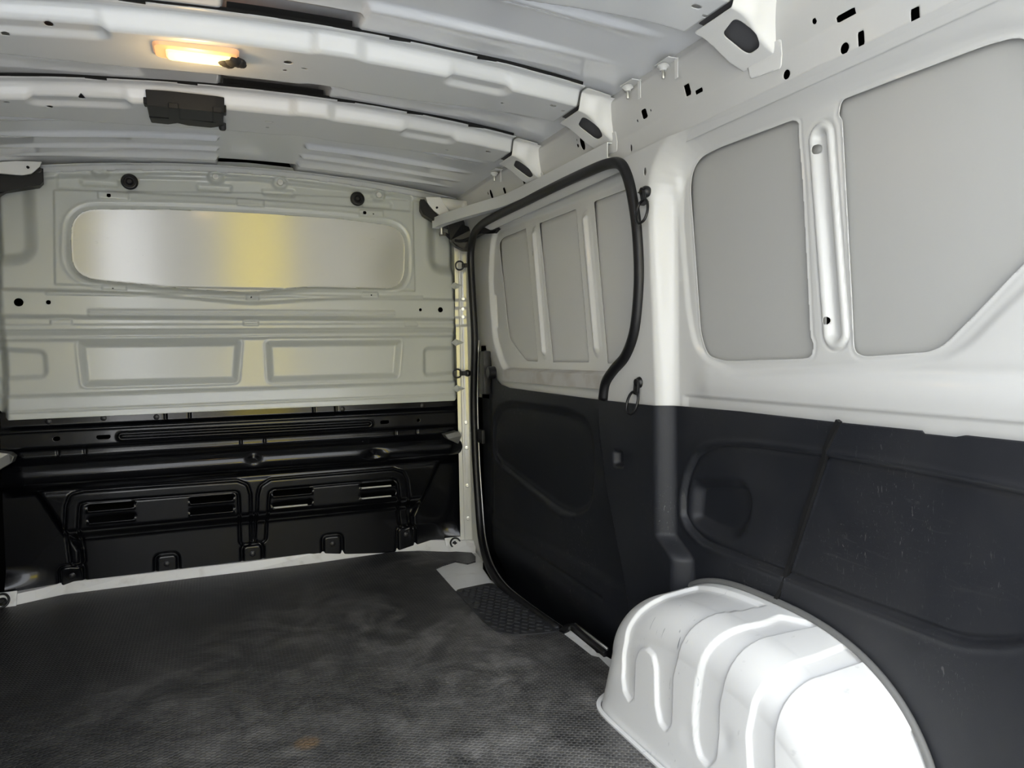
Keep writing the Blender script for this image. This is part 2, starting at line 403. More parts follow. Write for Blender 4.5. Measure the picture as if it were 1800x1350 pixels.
slots = [(B(182, 768), .021, .0065), (B(100, 771), .010, .007), (B(676, 742), .017, .006), (B(735, 739), .006, .006)]
dents = [(B(445, 803), .02), (B(655, 797), .03)]
def low_h(U, V):
    h = np.interp(V, pzf, phf)
    # channelled ends
    bx = .655-.10*np.clip((.34-V)/.2, 0, 1)
    endf = ss((np.abs(U)-bx)/.03)*step(V-.345, .02)
    hend = -.020+(-.020+.035)*0-.0*V
    h = h*(1-endf)+endf*hend
    yb_ = np.interp(np.abs(U), [0, .58, .66, .80], [2.800, 2.800, 2.785, 2.745]); q = ss((.225-V)/.06)*(1-endf)+endf*ss((.11-V)/.07)
    h = h*(1-q)+(YL-yb_)*q
    h -= .03*ss((np.abs(U)-.70)/.08)*step(np.abs(V-.405)-.06, .02)
    for rg_ in (ring1, ring2):
        d = sdline(U, V, rg_); h -= .007*np.exp(-((d-.0195)/.0035)**2); h += .0025*step(d-.017, .004)
    for (a, b, c, d) in vr:
        s = sdbox(U, V, a, b, c, d, .008); h -= .004*np.exp(-(s/.004)**2)*(V > (c+d)/2); h += .006*step(sdbox(U, V, a-.002, b+.002, c-.004, c+.001, .001), .006)
    for c in utabs:
        d = np.abs(sdbox(U, V, c[0]-.036, c[0]+.036, c[1]-.12, c[1]+.034, .018)); h -= .010*np.exp(-(d/.0045)**2)
    # bead along the slotted band
    s = sdline(U, V, [B(215, 767), B(648, 745)]); h += .010*np.exp(-((s-.009)/.005)**2)-.004*step(s-.006, .006)
    for c, r in dents:
        h -= .014*np.exp(-(((U-c[0])/r)**2+((V-c[1])/.018)**2))
    # vertical joggles in the top and middle strips
    for px in (290, 333, 553, 592):
        x0 = B(px, 725)[0]; h -= .004*np.exp(-((U-x0)/.003)**2)*step(np.abs(V-.58)-.02, .006)
    for px in (100, 148, 424, 466, 697, 735):
        x0 = B(px, 785)[0]; h -= .004*np.exp(-((U-x0)/.003)**2)*step(np.abs(V-.474)-.011, .006)
    # long creases in the strips
    h += .003*np.exp(-((V-.548)/.003)**2)
    return h
def low_in(U, V):
    edge = np.abs(U)-np.where(V > .40, .765, .775)
    return neg(edge, V-.612, -V+.004, *[-sdbox(U, V, a, b, c, d, .007) for a, b, c, d in vr],
               *[-sdbox(U, V, c[0]-a, c[0]+a, c[1]-b, c[1]+b, b*.98) for c, a, b in slots])
lp = empty('partition_lower_panel', (0, YL, 0))
tag(lp, 'glossy black pressed lower partition panel with louvre slots above the white floor flange', 'panel')
sheet('pressed_panel', -.80, .80, 0, .615, .0032, lambda U, V: (U, YL-low_h(U, V), V), low_in, BLKP, lp, solid=.0012)
for i, c in enumerate(utabs):
    bm = bmesh.new(); z = c[1]; y = YL-float(low_h(np.array([c[0]]), np.array([z]))[0])
    add_lathe(bm, (c[0], y, z), (0, -1, 0), [(.010, -.004), (.010, .002), (.0075, .003), (.0075, .008), (.004, .009), (0, .009)], 6 if i % 2 else 12)
    bmobj('bolt', bm, BLKM, lp, auto=30)
for px, py in ((85, 741), (182, 735), (275, 733), (602, 719), (743, 713)):
    c = B(px, py, YL); bm = bmesh.new()
    add_lathe(bm, (c[0], YL+.002, c[1]), (0, -1, 0), [(.0095, -.002), (.0095, .003), (.0065, .004), (.0065, .008), (.003, .009), (0, .009)], 12)
    bmobj('bolt', bm, BLKM, lp, auto=30)
# pale padding seen through the right-hand louvres
bm = bmesh.new()
for i in (5, 6, 7):
    a, b, c, d = vr[i]; add_box(bm, ((a+b)/2-.01, YL-.004, c-.002), (b-a-.01, .008, .012), bev=.002)
bmobj('padding', bm, WHITE2, lp)

# ================================================================== FLOOR
ZM = .006
def Fl(px, py, z=0): h = hit(px, py, 2, z); return (h[0], h[1])
fl_poly = [(-.84, Y0), (.84, Y0), (.84, 1.40), (.78, 1.47), (.758, 1.62), (.735, 1.66), (.733, 1.80), (.722, 2.1), (.715, 2.32), (.735, 2.45), (.775, 2.56), (.80, 2.60), (.80, 2.80), (-.84, 2.80)]
def slab(name, poly, z0, z1, m, parent=None, bev=0):
    bm = bmesh.new(); vs_ = [bm.verts.new((p[0], p[1], z1)) for p in poly]; f = bm.faces.new(vs_)
    r = bmesh.ops.extrude_face_region(bm, geom=[f]); [setattr(v, 'co', v.co+Vector((0, 0, z0-z1))) for v in r['geom'] if isinstance(v, bmesh.types.BMVert)]
    return bmobj(name, bm, m, parent)
fo = slab('floor', fl_poly, -.012, 0, FLOORW); tag(fo, 'white painted steel floor of the load space, bare by the sliding door', kind='structure')
# front flange: low upstand with black plugs
top = [(-60, 1065), (0, 1050), (62, 1037), (112, 1024), (230, 1011), (340, 998), (440, 987), (560, 971), (690, 952), (735, 949), (790, 950), (836, 951)]
bot = [(-60, 1085), (0, 1070), (62, 1056), (112, 1045), (230, 1030), (340, 1016), (440, 1004), (560, 989), (690, 970), (735, 968), (790, 970), (836, 973)]
Vv = []; Ff = []
for (a, b), (c, d) in zip(top, bot):
    t = hit(a, b, 2, .036); e = hit(c, d, 2, .004); Vv += [e, t, t+np.array([0, .05, 0]), e+np.array([0, .05, -.004])]
for i in range(len(top)-1):
    for k in range(3): Ff.append((i*4+k, i*4+4+k, i*4+5+k, i*4+1+k))
tf = pyobj('trim_1', Vv, Ff, FLOORW, smooth=False); tag(tf, 'white painted floor flange along the foot of the black partition panel', kind='structure')
for px, py, k in ((245, 1014, .5), (341, 1003, .5), (444, 990, .5), (542, 979, .5), (624, 968, .5), (819, 957, .5)):
    t = (hit(px, py, 2, .022)); bm = bmesh.new()
    add_lathe(bm, t, (0, -.93, .35), [(.0085, -.004), (.0095, .0015), (.008, .003), (.004, .003), (.0035, .0015), (0, .0015)], 16)
    bmobj('plug', bm, BLKR, tf, auto=40)

# rubber mat
mat_poly = [Fl(c, d, ZM) for c, d in bot if c > -60]
mat_poly = [(-.79, 2.66)]+mat_poly[:-1]+[Fl(*p, ZM) for p in ((826, 968), (836, 978), (836, 986), (822, 990), (800, 986), (778, 993), (765, 999), (800, 1038), (845, 1060), (900, 1075), (988, 1112), (1012, 1130), (1040, 1152), (1052, 1155))]
mat_poly += [(.735, 1.60), (.72, 1.45), (.72, .7), (.60, .62), (.60, Y0), (-.79, Y0)]
mo = slab('floor_mat', mat_poly, .0005, ZM, RUBMAT)
tag(mo, 'dusty black rubber floor mat with fine honeycomb grain covering the load floor', 'mat')

# tread mat by the sliding door
tr = [Fl(*p, .009) for p in ((800, 1037), (863, 1024), (880, 1032), (920, 1063), (988, 1107), (960, 1112), (905, 1116), (872, 1110), (848, 1090))]
to = slab('step_mat', [tuple(p) for p in rnd_poly(tr, .02, 3)], .0062, .0095, mat('step_mat_rubber', (.03, .031, .034), .5, noise=[(20, .5, .7, (.07, .07, .07), .5)]))
tag(to, 'black rubber step mat with raised square studs along the sliding door', 'mat')
stm = None; STUD = to.data.materials[0]; k = 0
ux = np.array(tr[4])-np.array(tr[2]); ux /= np.linalg.norm(ux); vx = np.array([-ux[1], ux[0]])
trP = np.array(tr)
for i in range(-2, 34):
    for j in range(-14, 16):
        c = np.array(tr[2])+ux*i*.0235+vx*(j*.0235+(.0118 if i % 2 else 0))
        if sdpoly(np.array([c[0]]), np.array([c[1]]), trP)[0] < -.012:
            if stm is None:
                bm = bmesh.new(); add_box(bm, (0, 0, .0005), (.0165, .0165, .005), up=(0, 1, 0), bev=.0015); stm = bpy.data.meshes.new('stud'); bm.to_mesh(stm); bm.free(); stm.materials.append(STUD)
            o = bpy.data.objects.new('stud', stm); C.objects.link(o); o.parent = to; o.location = (c[0], c[1], .0095); o.rotation_euler = (0, 0, math.atan2(ux[1], ux[0])+.78)
            k += 1

# ================================================================== ROOF
def roofz(x): return 1.425-.062*(x/.75)**2
BOWS = [.955, 1.50, 1.912]
def roof_h(U, V):
    """positive = hangs lower"""
    h = np.full(U.shape, -.006)
    lft = step(U+.10, .012); rgt = step(.155-U, .012)
    side = np.maximum(lft, rgt)
    taper = ss((.70-np.abs(U))/.25)
    for y0, w_, a in ((1.245, .022, .009), (1.40, .03, .004), (1.772, .02, .008), (2.135, .02, .008), (2.245, .018, .006), (2.385, .022, .010), (2.51, .018, .008), (2.61, .016, .006), (.55, .02, .008), (.75, .02, .006)):
        yy = V-y0+.012*(U/.7)**2
        h += side*taper**.4*a*1.5*np.where(yy < 0, np.exp(-(yy/.007)**2), np.exp(-(yy/(w_*1.1))**2))
    # wider dropped pads either side of the centre channel, before each bow
    for y1, L_ in ((1.50, .12), (1.912, .10), (2.70, .12), (.955, .12)):
        band = ss((V-(y1-L_))/.02)
        near = ss((.62-np.abs(U-.02))/.30)
        h += side*near*band*(V < y1+.03)*.007
        cc = step(sdbox(U, V, -.095, .15, y1-.050, y1+.10), .010); h -= .040*cc
    return h
ceil = sheet('ceiling', -.765, .765, Y0, 2.79, .0045, lambda U, V: (U, V, roofz(U)+.004-roof_h(U, V)-.0*V), None, ROOFW)
tag(ceil, 'pale grey painted steel roof skin with pressed cross ribs', kind='structure')

def make_bow(y0, i, label):
    root = empty('roof_bow', (0, y0, 1.36)); tag(root, label, 'roof bow', 'pressed roof bows')
    e = .668
    if i == 1: holes = [(.647, .045, .010, .005), (.677, .065, .006, .003)]
    def wd(U): return .175-.055*ss((np.abs(U)-.25)/.4)          # width of the flat
    def sc(U):  # scallops of the rear face
        s = 0
        for a, b in ((.07, .17),): s = s+ss((U-a+.012)/.03)*ss((b+.012-U)/.03)
        return s
    ends = BOWH[i]
    def pos(U, V):                      # V from 0 at the rear edge
        w1 = .028; f1 = .020
        W = wd(U); dz = .040-.010*(np.abs(U)/.7)**2
        a = w1-.010*sc(U); up = ss((V-a)/f1); dn = ss((V-(a+f1+W))/.03)
        D = dz*(up-dn)
        # soft pads on the flat underside
        for x0, x1 in ((-.50, -.30), (.36, .50)):
            D = D-.010*step(sdbox(U, V, x0, x1, .035, .085, .02), .02)
        # ridges on the rear face
        D = D+.0018*np.exp(-((V-.008)/.003)**2)
        return (U, y0+V, roofz(U)-.001-D)
    def ins(U, V):
        s = neg(np.abs(U)-e, -V+.0015*np.sign(np.sin(U*60)), V-(wd(U)+.10))
        for (x, v, rx, ry, kind) in ends:
            s = np.maximum(s, -(sdbox(U, V, x-rx, x+rx, v-ry, v+ry) if kind else (np.hypot((U-x)/rx, (V-v)/ry)-1)*min(rx, ry)))
        # slits at the rear edge
        for x in SLIT[i]: s = np.maximum(s, -sdbox(U, V, x-.022, x+.022, -.01, .0045))
        return s
    sheet('pressed_beam', -e, e, 0, .30, .004, pos, ins, BOWW, root, solid=.0012)
    return root
def gap_shade_strips(root, y0, i):  # black strips and boxes painting the shade in the roof gaps and slits
    bm = bmesh.new(); add_sweep(bm, [(x, y0-.0005, roofz(x)+.0015) for x in np.linspace(-.66, .66, 40)], [(-.0012, -.0022), (.0012, -.0022), (.0012, .004), (-.0012, .004)]); bmobj('gap_shade_line', bm, DARK, root)
    bm = bmesh.new(); add_sweep(bm, [(x, y0+.030, roofz(x)+.012) for x in np.linspace(-.09, .145, 8)], [(-.02, -.010), (.02, -.010), (.02, .010), (-.02, .010)]); bmobj('gap_shade_strip', bm, DARK, root)
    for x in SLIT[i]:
        bm = bmesh.new(); add_box(bm, (x, y0+.0005, roofz(x)-.0005), (.044, .005, .005)); bmobj('slit_shade', bm, DARK, root)
def onbow(px, py, y0, dz=.037, it=3):
    z = 1.38
    for _ in range(it): h = hit(px, py, 2, z); z = roofz(h[0])-dz+.008*(abs(h[0])/.7)**2
    h = hit(px, py, 2, z); return h
def bh(px, py, rx, ry, y0, k=0): h = onbow(px, py, y0); return (h[0], h[1]-y0, rx, ry, k)
BOWH = {0: [bh(1224, 9, .010, .006, .955), bh(1239, 26, .006, .004, .955), bh(1262, 30, .011, .008, .955, 1)],
        1: [bh(506, 106, .009, .009, 1.5), bh(501, 120, .005, .005, 1.5), bh(535, 117, .005, .005, 1.5), bh(972, 184, .008, .006, 1.5), bh(990, 193, .006, .004, 1.5), bh(1008, 196, .010, .007, 1.5, 1),
            bh(86, 48, .007, .012, 1.5), bh(883, 179, .007, .004, 1.5), bh(9, 57, .008, .006, 1.5)],
        2: [bh(473, 211, .009, .006, 1.912), bh(470, 221, .005, .005, 1.912), bh(498, 219, .005, .004, 1.912), bh(858, 265, .008, .006, 1.912), bh(874, 271, .006, .004, 1.912), bh(890, 274, .010, .007, 1.912, 1),
            bh(144, 176, .007, .010, 1.912), bh(87, 185, .007, .005, 1.912), bh(11, 177, .007, .005, 1.912), bh(786, 262, .007, .004, 1.912)]}
SLIT = {0: [.1, .5], 1: [-.25, .24, .43, -.55], 2: [-.36, -.17, .20, .38, .55]}
bow_lab = ['pale steel roof bow nearest the camera, square hole at its right end', 'pale steel roof bow carrying the lit orange dome lamp', 'pale steel roof bow carrying the black plastic box, nearest the partition']
bows = [make_bow(y, i, bow_lab[i]) for i, y in enumerate(BOWS)]
for i, r_ in enumerate(bows): gap_shade_strips(r_, BOWS[i], i)
# front header
hd = sheet('roof_header', -.75, .75, 0, .10, .004, lambda U, V: (U, 2.69+V, roofz(U)-.002-.012*ss((V-.02)/.02)-.003*np.exp(-((V-.012)/.004)**2)-.002*(np.sin(U*55) > .6)*ss((V-.03)/.01)), lambda U, V: neg(np.abs(U)-.75, V-.1, -V, *[-sdbox(U, V, x-.03, x+.03, -.01, .004) for x in (-.33, -.02, .30)]), BOWW, solid=.001)
tag(hd, 'thin white folded steel header strip where the roof meets the top of the partition', 'header')

# dome lamp on bow 1
lz = roofz(-.147)-.037; lc = onbow(345, 86, 1.5)
lr = empty('dome_lamp', lc); tag(lr, 'lit rectangular dome lamp with amber glow on the middle roof bow', 'lamp')
LENS = mat('glowing_lens', (1, .8, .45), .4, emit=((1, .72, .22), 1.0))
LENS2 = mat('glowing_lens_core', (1, .9, .6), .4, emit=((1, .85, .45), 4.0))
BOXP2 = mat('burnt_plastic', (.02, .018, .017), .7)
AMB = mat('amber_plastic', (.85, .5, .28), .35, emit=((1, .45, .18), .18))
def rrect(cx, cy, a, b, r, k=6):
    return [tuple(p) for p in rnd_poly([(cx-a, cy-b), (cx+a, cy-b), (cx+a, cy+b), (cx-a, cy+b)], r, k)]
def plate(bm, outline, z_top, z_bot, shrink=.9, c=(0, 0)):
    a = [bm.verts.new((x, y, z_top)) for x, y in outline]; b = [bm.verts.new((c[0]+(x-c[0])*.985, c[1]+(y-c[1])*.97, z_top+(z_bot-z_top)*.6)) for x, y in outline]
    d = [bm.verts.new((c[0]+(x-c[0])*shrink, c[1]+(y-c[1])*shrink, z_bot)) for x, y in outline]; n = len(a)
    for p, q in ((a, b), (b, d)):
        for i in range(n): bm.faces.new((p[i], p[(i+1) % n], q[(i+1) % n], q[i]))
    bm.faces.new(a); bm.faces.new(d)
bm = bmesh.new(); plate(bm, rrect(lc[0], lc[1], .080, .037, .018), lc[2]+.004, lc[2]-.013, .93, (lc[0], lc[1])); bmobj('bezel', bm, AMB, lr, auto=35)
bm = bmesh.new(); plate(bm, rrect(lc[0]+.006, lc[1]+.006, .062, .023, .009), lc[2]-.008, lc[2]-.018, .93, (lc[0]+.008, lc[1]+.008)); bmobj('lens', bm, LENS, lr, auto=35)
bm = bmesh.new(); plate(bm, rrect(lc[0]+.010, lc[1]+.005, .028, .014, .01), lc[2]-.012, lc[2]-.0195, .8, (lc[0]+.012, lc[1]+.006)); bmobj('bulb_glow', bm, LENS2, lr, auto=35)
ec = onbow(412, 95, 1.5)
bm = bmesh.new()
for dx_, dy_, s in ((-.016, .004, .017), (-.004, -.004, .018), (.008, .002, .015), (.014, .012, .010), (-.010, .018, .012)):
    bmesh.ops.create_icosphere(bm, subdivisions=2, radius=s, matrix=Matrix.Translation((ec[0]+dx_, ec[1]+dy_, ec[2]-.016))@Matrix.Diagonal((1, 1, .6, 1)))
bmobj('charred_end_cap', bm, BOXP2, lr, smooth=True)
pt = bpy.data.lights.new('dome_bulb', 'POINT'); pt.energy = .35; pt.color = (1, .68, .30); pt.shadow_soft_size = .03
po2 = bpy.data.objects.new('dome_bulb', pt); C.objects.link(po2); po2.location = (lc[0], lc[1], lc[2]-.05); po2.parent = lr; po2.matrix_parent_inverse = Matrix.Translation(lr.location).inverted()

# black plastic module on bow 2
bc = onbow(325, 203, 1.912); mod = empty('sensor_box', bc); tag(mod, 'black plastic bracket box with ribs under the roof bow nearest the partition', 'box')
zz = bc[2]
def bpt(px, py, z): h = hit(px, py, 2, z); return (h[0], h[1])
def prism(name, px, z1, z0, m, parent, taper=1.):
    P = [bpt(a, b, z0) for a, b in px]; cx = np.mean([p[0] for p in P]); cy = np.mean([p[1] for p in P]); bm = bmesh.new()
    a = [bm.verts.new((x, y, z0)) for x, y in P]; b = [bm.verts.new((cx+(x-cx)*taper, cy+(y-cy)*taper, z1)) for x, y in P]; n = len(a)
    for i in range(n): bm.faces.new((a[i], a[(i+1) % n], b[(i+1) % n], b[i]))
    bm.faces.new(a); bm.faces.new(b); bmesh.ops.bevel(bm, geom=bm.edges[:], offset=.0015, segments=1, affect='EDGES')
    return bmobj(name, bm, m, parent)
BOXP = mat('matte_black_plastic', (.007, .007, .0075), .55)
prism('housing', [(258, 186), (300, 189), (380, 197), (394, 199), (392, 214), (372, 214), (315, 209), (262, 204)], zz+.02, zz-.018, BOXP, mod, 1.02)
prism('cover', [(252, 182), (296, 185), (296, 190), (398, 196), (398, 204), (374, 203), (374, 199), (296, 194), (254, 188)], zz+.006, zz-.010, BOXP, mod)
prism('cover', [(262, 206), (296, 209), (330, 210), (374, 216), (392, 215), (393, 222), (371, 225), (330, 221), (312, 216), (296, 219), (266, 216)], zz+.0, zz-.012, BOXP, mod)
for a in ((296, 190, 314, 211), (374, 197, 390, 217)):
    prism('clip', [(a[0], a[1]), (a[2], a[1]+2), (a[2]+3, a[3]), (a[0], a[3]-2)], zz-.010, zz-.024, BOXP, mod)
bm = bmesh.new(); kq = hit(391, 222, 2, zz-.01); add_lathe(bm, (kq[0], kq[1], zz+.01), (0, 0, -1), [(.009, 0), (.009, .026), (.007, .030), (0, .030)], 16); bmobj('peg', bm, BOXP, mod, auto=40)

# ================================================================== RIGHT CANT RAIL (roof side rail)
CR = [(.757, 1.375), (.747, 1.352), (.756, 1.318), (.772, 1.270), (.776, 1.222), (.792, 1.205)]
crs = [0]
for a, b in zip(CR, CR[1:]): crs.append(crs[-1]+math.hypot(b[0]-a[0], b[1]-a[1]))
def crpos(s, off=0):
    x = np.interp(s, crs, [p[0] for p in CR]); z = np.interp(s, crs, [p[1] for p in CR]); return x-off, z
rail_n = (-.97, 0, -.24)
def RH(px, py):  # pixel -> (y, s) on the rail
    s = .08
    for _ in range(6):
        x, z = crpos(s); h = hit(px, py, 0, float(x)); s = float(np.interp(-h[2], [-p[1] for p in CR], crs))
    return h[1], s
rh = [(*RH(1485, 85), .0085, .0085, 0), (*RH(1383, 131), .008, .008, 0), (*RH(1432, 37), .005, .005, 0), (*RH(1514, 68), .006, .011, 1), (*RH(1487, 27), .018, .005, 1), (*RH(1609, 28), .007, .011, 1),
      (*RH(1209, 158), .009, .011, 1), (*RH(1229, 160), .012, .004, 1), (*RH(1195, 166), .003, .0035, 0), (*RH(1133, 200), .010, .010, 1), (*RH(1121, 212), .004, .004, 0), (*RH(1144, 194), .003, .003, 0),
      (*RH(1024, 252), .011, .017, 0), (*RH(1016, 256), .005, .005, 0), (*RH(1014, 246), .003, .003, 0), (*RH(921, 317), .009, .010, 1), (*RH(887, 335), .009, .010, 1), (*RH(864, 342), .011, .017, 0), (*RH(858, 340), .004, .006, 0),
      (*RH(1110, 260), .004, .008, 0)]
def rail_in(U, V):
    s = neg(V-crs[-1], -V)
    for y, v, a, b, k in rh:
        s = np.maximum(s, -(sdbox(U, V, y-a, y+a, v-b, v+b, .001) if k else (np.hypot((U-y)/a, (V-v)/b)-1)*min(a, b)))
    return s
def rail_pos(U, V):
    x, z = crpos(V); off = -.004*step(V-(crs[4]+.001)+.003*np.sign(np.sin(U*9)), .004)*0
    return x, U, z
sr = sheet('trim_2', Y0, 2.74, 0, crs[-1], .003, rail_pos, rail_in, WALLW, solid=.0012)
tag(sr, 'white pressed roof side rail above the sliding door and right wall, with dark punched holes', kind='structure')
# gusset brackets joining the bows to the side rail
def gusset(y0, root, s):
    # bracket continues the bow: mating flange, sloping rear face, underside with an opening, drop to the rail
    def D_(U, V):
        f1 = .022+.020*ss((U-.68)/.06); up = ss((V-.026+.010*ss((U-.68)/.04))/f1); dn = ss((V-(.165-.03*ss((U-.69)/.08)))/.02)
        return (.037+.046*ss((U-.675)/.11))*up*(1-.5*dn)
    def ing(U, V):
        P = rnd_poly([(.672, .002), (.735, .004), (.738, .014), (.762, .010), (.768, .030), (.790, .034), (.790, .118), (.775, .124), (.770, .140), (.672, .150)], [.006, .003, .004, .008, .004, .008, .012, .004, .01, .01])
        H = rnd_poly([(.692, .062), (.728, .052), (.748, .064), (.750, .098), (.704, .112)], .012)
        return np.maximum(sdpoly(U, V, P), -sdpoly(U, V, H))
    sheet('end_bracket', .665, .795, 0, .155, .0022, lambda U, V: (U, y0+V, roofz(U)-.004-D_(U, V)), ing, WHITE, root, solid=.0016)
    P2 = rnd_poly([(.674, .034), (.778, .040), (.778, .120), (.674, .140)], .006)
    sheet('inner_shade_sheet', .67, .785, .03, .145, .004, lambda U, V: (U, y0+V, roofz(U)-.004-(D_(U, V)-.013)), lambda U, V: sdpoly(U, V, P2), INNER_SHADE, root)  # added dark sheet, paints the shade seen through the bracket opening
    U0 = y0+.030; sheet('bracket_flange', U0, y0+.13, .085, .14, .004, lambda U, V: (crpos(V)[0]-.0022, U, crpos(V)[1]), lambda U, V: sdpoly(U, V, rnd_poly([(U0+.002, .088), (y0+.125, .088), (y0+.118, .126), (U0+.012, .134)], .006)), WHITE, root, solid=.0016)
    bm = bmesh.new(); add_lathe(bm, (.765, y0+.085, 1.288), rail_n, [(.006, -.006), (.006, .003), (.003, .004), (0, .003)], 12); bmobj('rivet', bm, PLASTW, root, auto=40)
for y0, root in zip(BOWS, bows): gusset(y0, root, 1)
# threaded studs with nylon collars below the roof edge
for i, (px, py, lab) in enumerate(((1176, 126, 'nearest the camera'), (1113, 162, 'beside the middle roof bow bracket'), (876, 310, 'nearest the partition'))):
    y, s = RH(px, py); x, z = crpos(s); x = float(x); z = float(z); root = empty('roof_edge_clip', (x, y, z))
    tag(root, f'small white stud clip on the roof side rail, {lab}', 'clip', 'stud clips on the roof side rail')
    bm = bmesh.new(); add_lathe(bm, (x-.014, y, z+.012), (0, 0, -1), [(.011, 0), (.013, .004), (.008, .008), (.007, .012), (0, .012)], 20); bmobj('collar', bm, PLASTW, root, auto=40)
    bm = bmesh.new(); add_lathe(bm, (x-.014, y, z), (0, 0, -1), [(.0035, 0), (.004, .014), (.003, .016), (0, .016)], 12); bmobj('stud', bm, STEEL, root, auto=40)
    bm = bmesh.new(); add_box(bm, (x-.010, y-.008, z+.015), (.028, .05, .002), bev=.0006); add_box(bm, (x-.003, y-.030, z-.004), (.002, .010, .040), bev=.0006); bmobj('bracket', bm, WHITE, root)

# ================================================================== RIGHT WALL (white upper)
XP, XQ = .785, .822
def xbase(z): return XP-.018*np.clip((z-.65)/.57, -0.2, 1.2)
Pq = np.array([XQ, 0, .9])
def Q(px, py, x=XQ): h = hit(px, py, 0, x); return (h[1], h[2])
def QL(*p, x=XQ): return [Q(*q, x=x) for q in p]
wl_ = rnd_poly(QL((1210, 333), (1213, 300), (1229, 276), (1262, 259), (1388, 211), (1399, 213), (1399, 236), (1406, 314), (1420, 592), (1425, 604), (1423, 627), (1408, 631), (1271, 635), (1240, 625), (1228, 587), (1217, 431)),
                [.01, .03, .03, .02, .01, .006, .003, .1, .003, .003, .01, .01, .02, .02, .02, .1])
wr_ = rnd_poly(QL((1470, 201), (1474, 176), (1491, 169), (1589, 131), (1735, 76), (1800, 60), (1880, 200), (1860, 410), (1799, 458), (1700, 562), (1652, 609), (1628, 619), (1515, 627), (1498, 619), (1496, 600), (1493, 529), (1476, 211)),
                [.002, .01, .01, .01, .03, .03, .03, .03, .03, .03, .02, .02, .01, .01, .003, .1, .002])
fr_ = rnd_poly(QL((1195, 380), (1200, 285), (1240, 235), (1330, 205), (1480, 148), (1760, 40), (1950, 30), (1950, 380), (1800, 505), (1680, 625), (1590, 640), (1290, 660), (1225, 620), (1210, 560)),
               [.04, .05, .05, .05, .05, .05, .05, .05, .05, .05, .05, .03, .05, .05])
bead1 = QL((1438, 242), (1464, 586))
whl = [(*Q(1430, 262), .0065, .0085), (*Q(1449, 564), .0055, .007)]
recp = [(-1, -.5), (1.386, -.5), (1.386, 1.208), (-1, 1.208)]
recp = rnd_poly([(-1, -.5), (1.388, -.5), (1.388, 1.205), (-1, 1.205)], [.01, .01, .14, .01], 10)
def pilrec(U, V):
    """0 on the door pillar, 1 in the recessed quarter"""
    sh = .062*step(V-.335, .05)*1.0      # foot of the pillar is wider
    w = .045+.02*ss((V-1.05)/.12)
    return ss(.5-sdpoly(U+sh, V, recp)/w)
def wall_x(U, V):
    k = pilrec(U, V); return xbase(V)*(1-k)+XQ*k
def wall_h(U, V):
    h = np.zeros(U.shape)
    sf = sdpoly(U, V, fr_); h -= .006*step(sf, .016)
    for q in (wl_, wr_):
        s = sdpoly(U, V, q); h -= .0012*np.exp(-((s-.006)/.0025)**2)
    sb = sdline(U, V, bead1)
    h += .004*step(sb-.026, .006)-.003*np.exp(-((sb-.027)/.003)**2)
    h -= .012*step(sb-.011, .016)
    for x in (1403, 1485):
        pass
    # swelling below the windows
    h += .010*np.exp(-((V-.70)/.03)**2)*ss((1.33-U)/.08)*step(U-1.33, .1)
    h -= .004*np.exp(-((V-.735)/.01)**2)*ss((1.30-U)/.08)
    # edge channel where trim sits
    h -= .006*step(V-.672, .006)*ss((1.36-U)/.02)
    return h
def wall_in(U, V):
    s = neg(U-1.80, Y0-U, V-1.222, -V+.60)
    sd = sdpoly(U, V, SEALP_IN)
    s = np.maximum(s, -sd)
    s = np.maximum(s, -sdpoly(U, V, wl_)); s = np.maximum(s, -sdpoly(U, V, wr_))
    for y, z, a, b in whl+phl: s = np.maximum(s, -(np.hypot((U-y)/a, (V-z)/b)-1)*min(a, b))
    return s
phl = [(*Q(1135, 302, .77), .005, .009), (*Q(1431, 262), .001, .001)]
# door opening line in (y,z) on the pillar plane
sealpx = [((1063, 702), .783), ((1068, 672), .783), ((1082, 650), .783), ((1103, 625), .782), ((1118, 585), .780), ((1125, 530), .778), ((1127, 470), .775), ((1123, 400), .772), ((1114, 340), .769), ((1104, 305), .767), ((1092, 288), .766), ((1072, 288), .766), ((1040, 300), .766),
          ((985, 325), .766), ((920, 357), .766), ((870, 382), .767), ((846, 397), .768), ((834, 415), .770), ((829, 450), .774), ((832, 520), .777), ((836, 600), .781), ((834, 700), .785), ((837, 800), .787), ((842, 880), .785), ((847, 940), .776), ((855, 978), .755), ((868, 1008), .728), ((890, 1036), .715), ((930, 1068), .720), ((985, 1107), .730)]
SEAL = [tuple(hit(p[0], p[1], 0, x)) for p, x in sealpx]
SEALP_IN = [(p[1]+.0, p[2]) for p in SEAL[:22]]+[(2.7, .5), (1.66, .5)]
wr = sheet('wall_right', Y0, 1.80, .60, 1.225, .003, lambda U, V: (wall_x(U, V)-wall_h(U, V), U, V), wall_in, WALLW, solid=.0010)
tag(wr, 'white inner side panel on the right with two blanked window openings and pillar', kind='structure')
# outer skin seen through the two openings
for nme, q in (('window_1', wl_), ('window_2', wr_)):
    a = np.array(q); u0, u1, v0, v1 = a[:, 0].min()-.02, a[:, 0].max()+.02, a[:, 1].min()-.02, a[:, 1].max()+.02
    o = sheet(nme, u0, u1, v0, v1, .02, lambda U, V: (XQ+.010+.006+.0*U, U, V), None, SKIN, solid=.001)
    tag(o, 'blanked window of grey outer skin, the '+('narrow one next to the door pillar' if nme == 'window_1' else 'wide one with a sloping lower corner'), kind='structure')
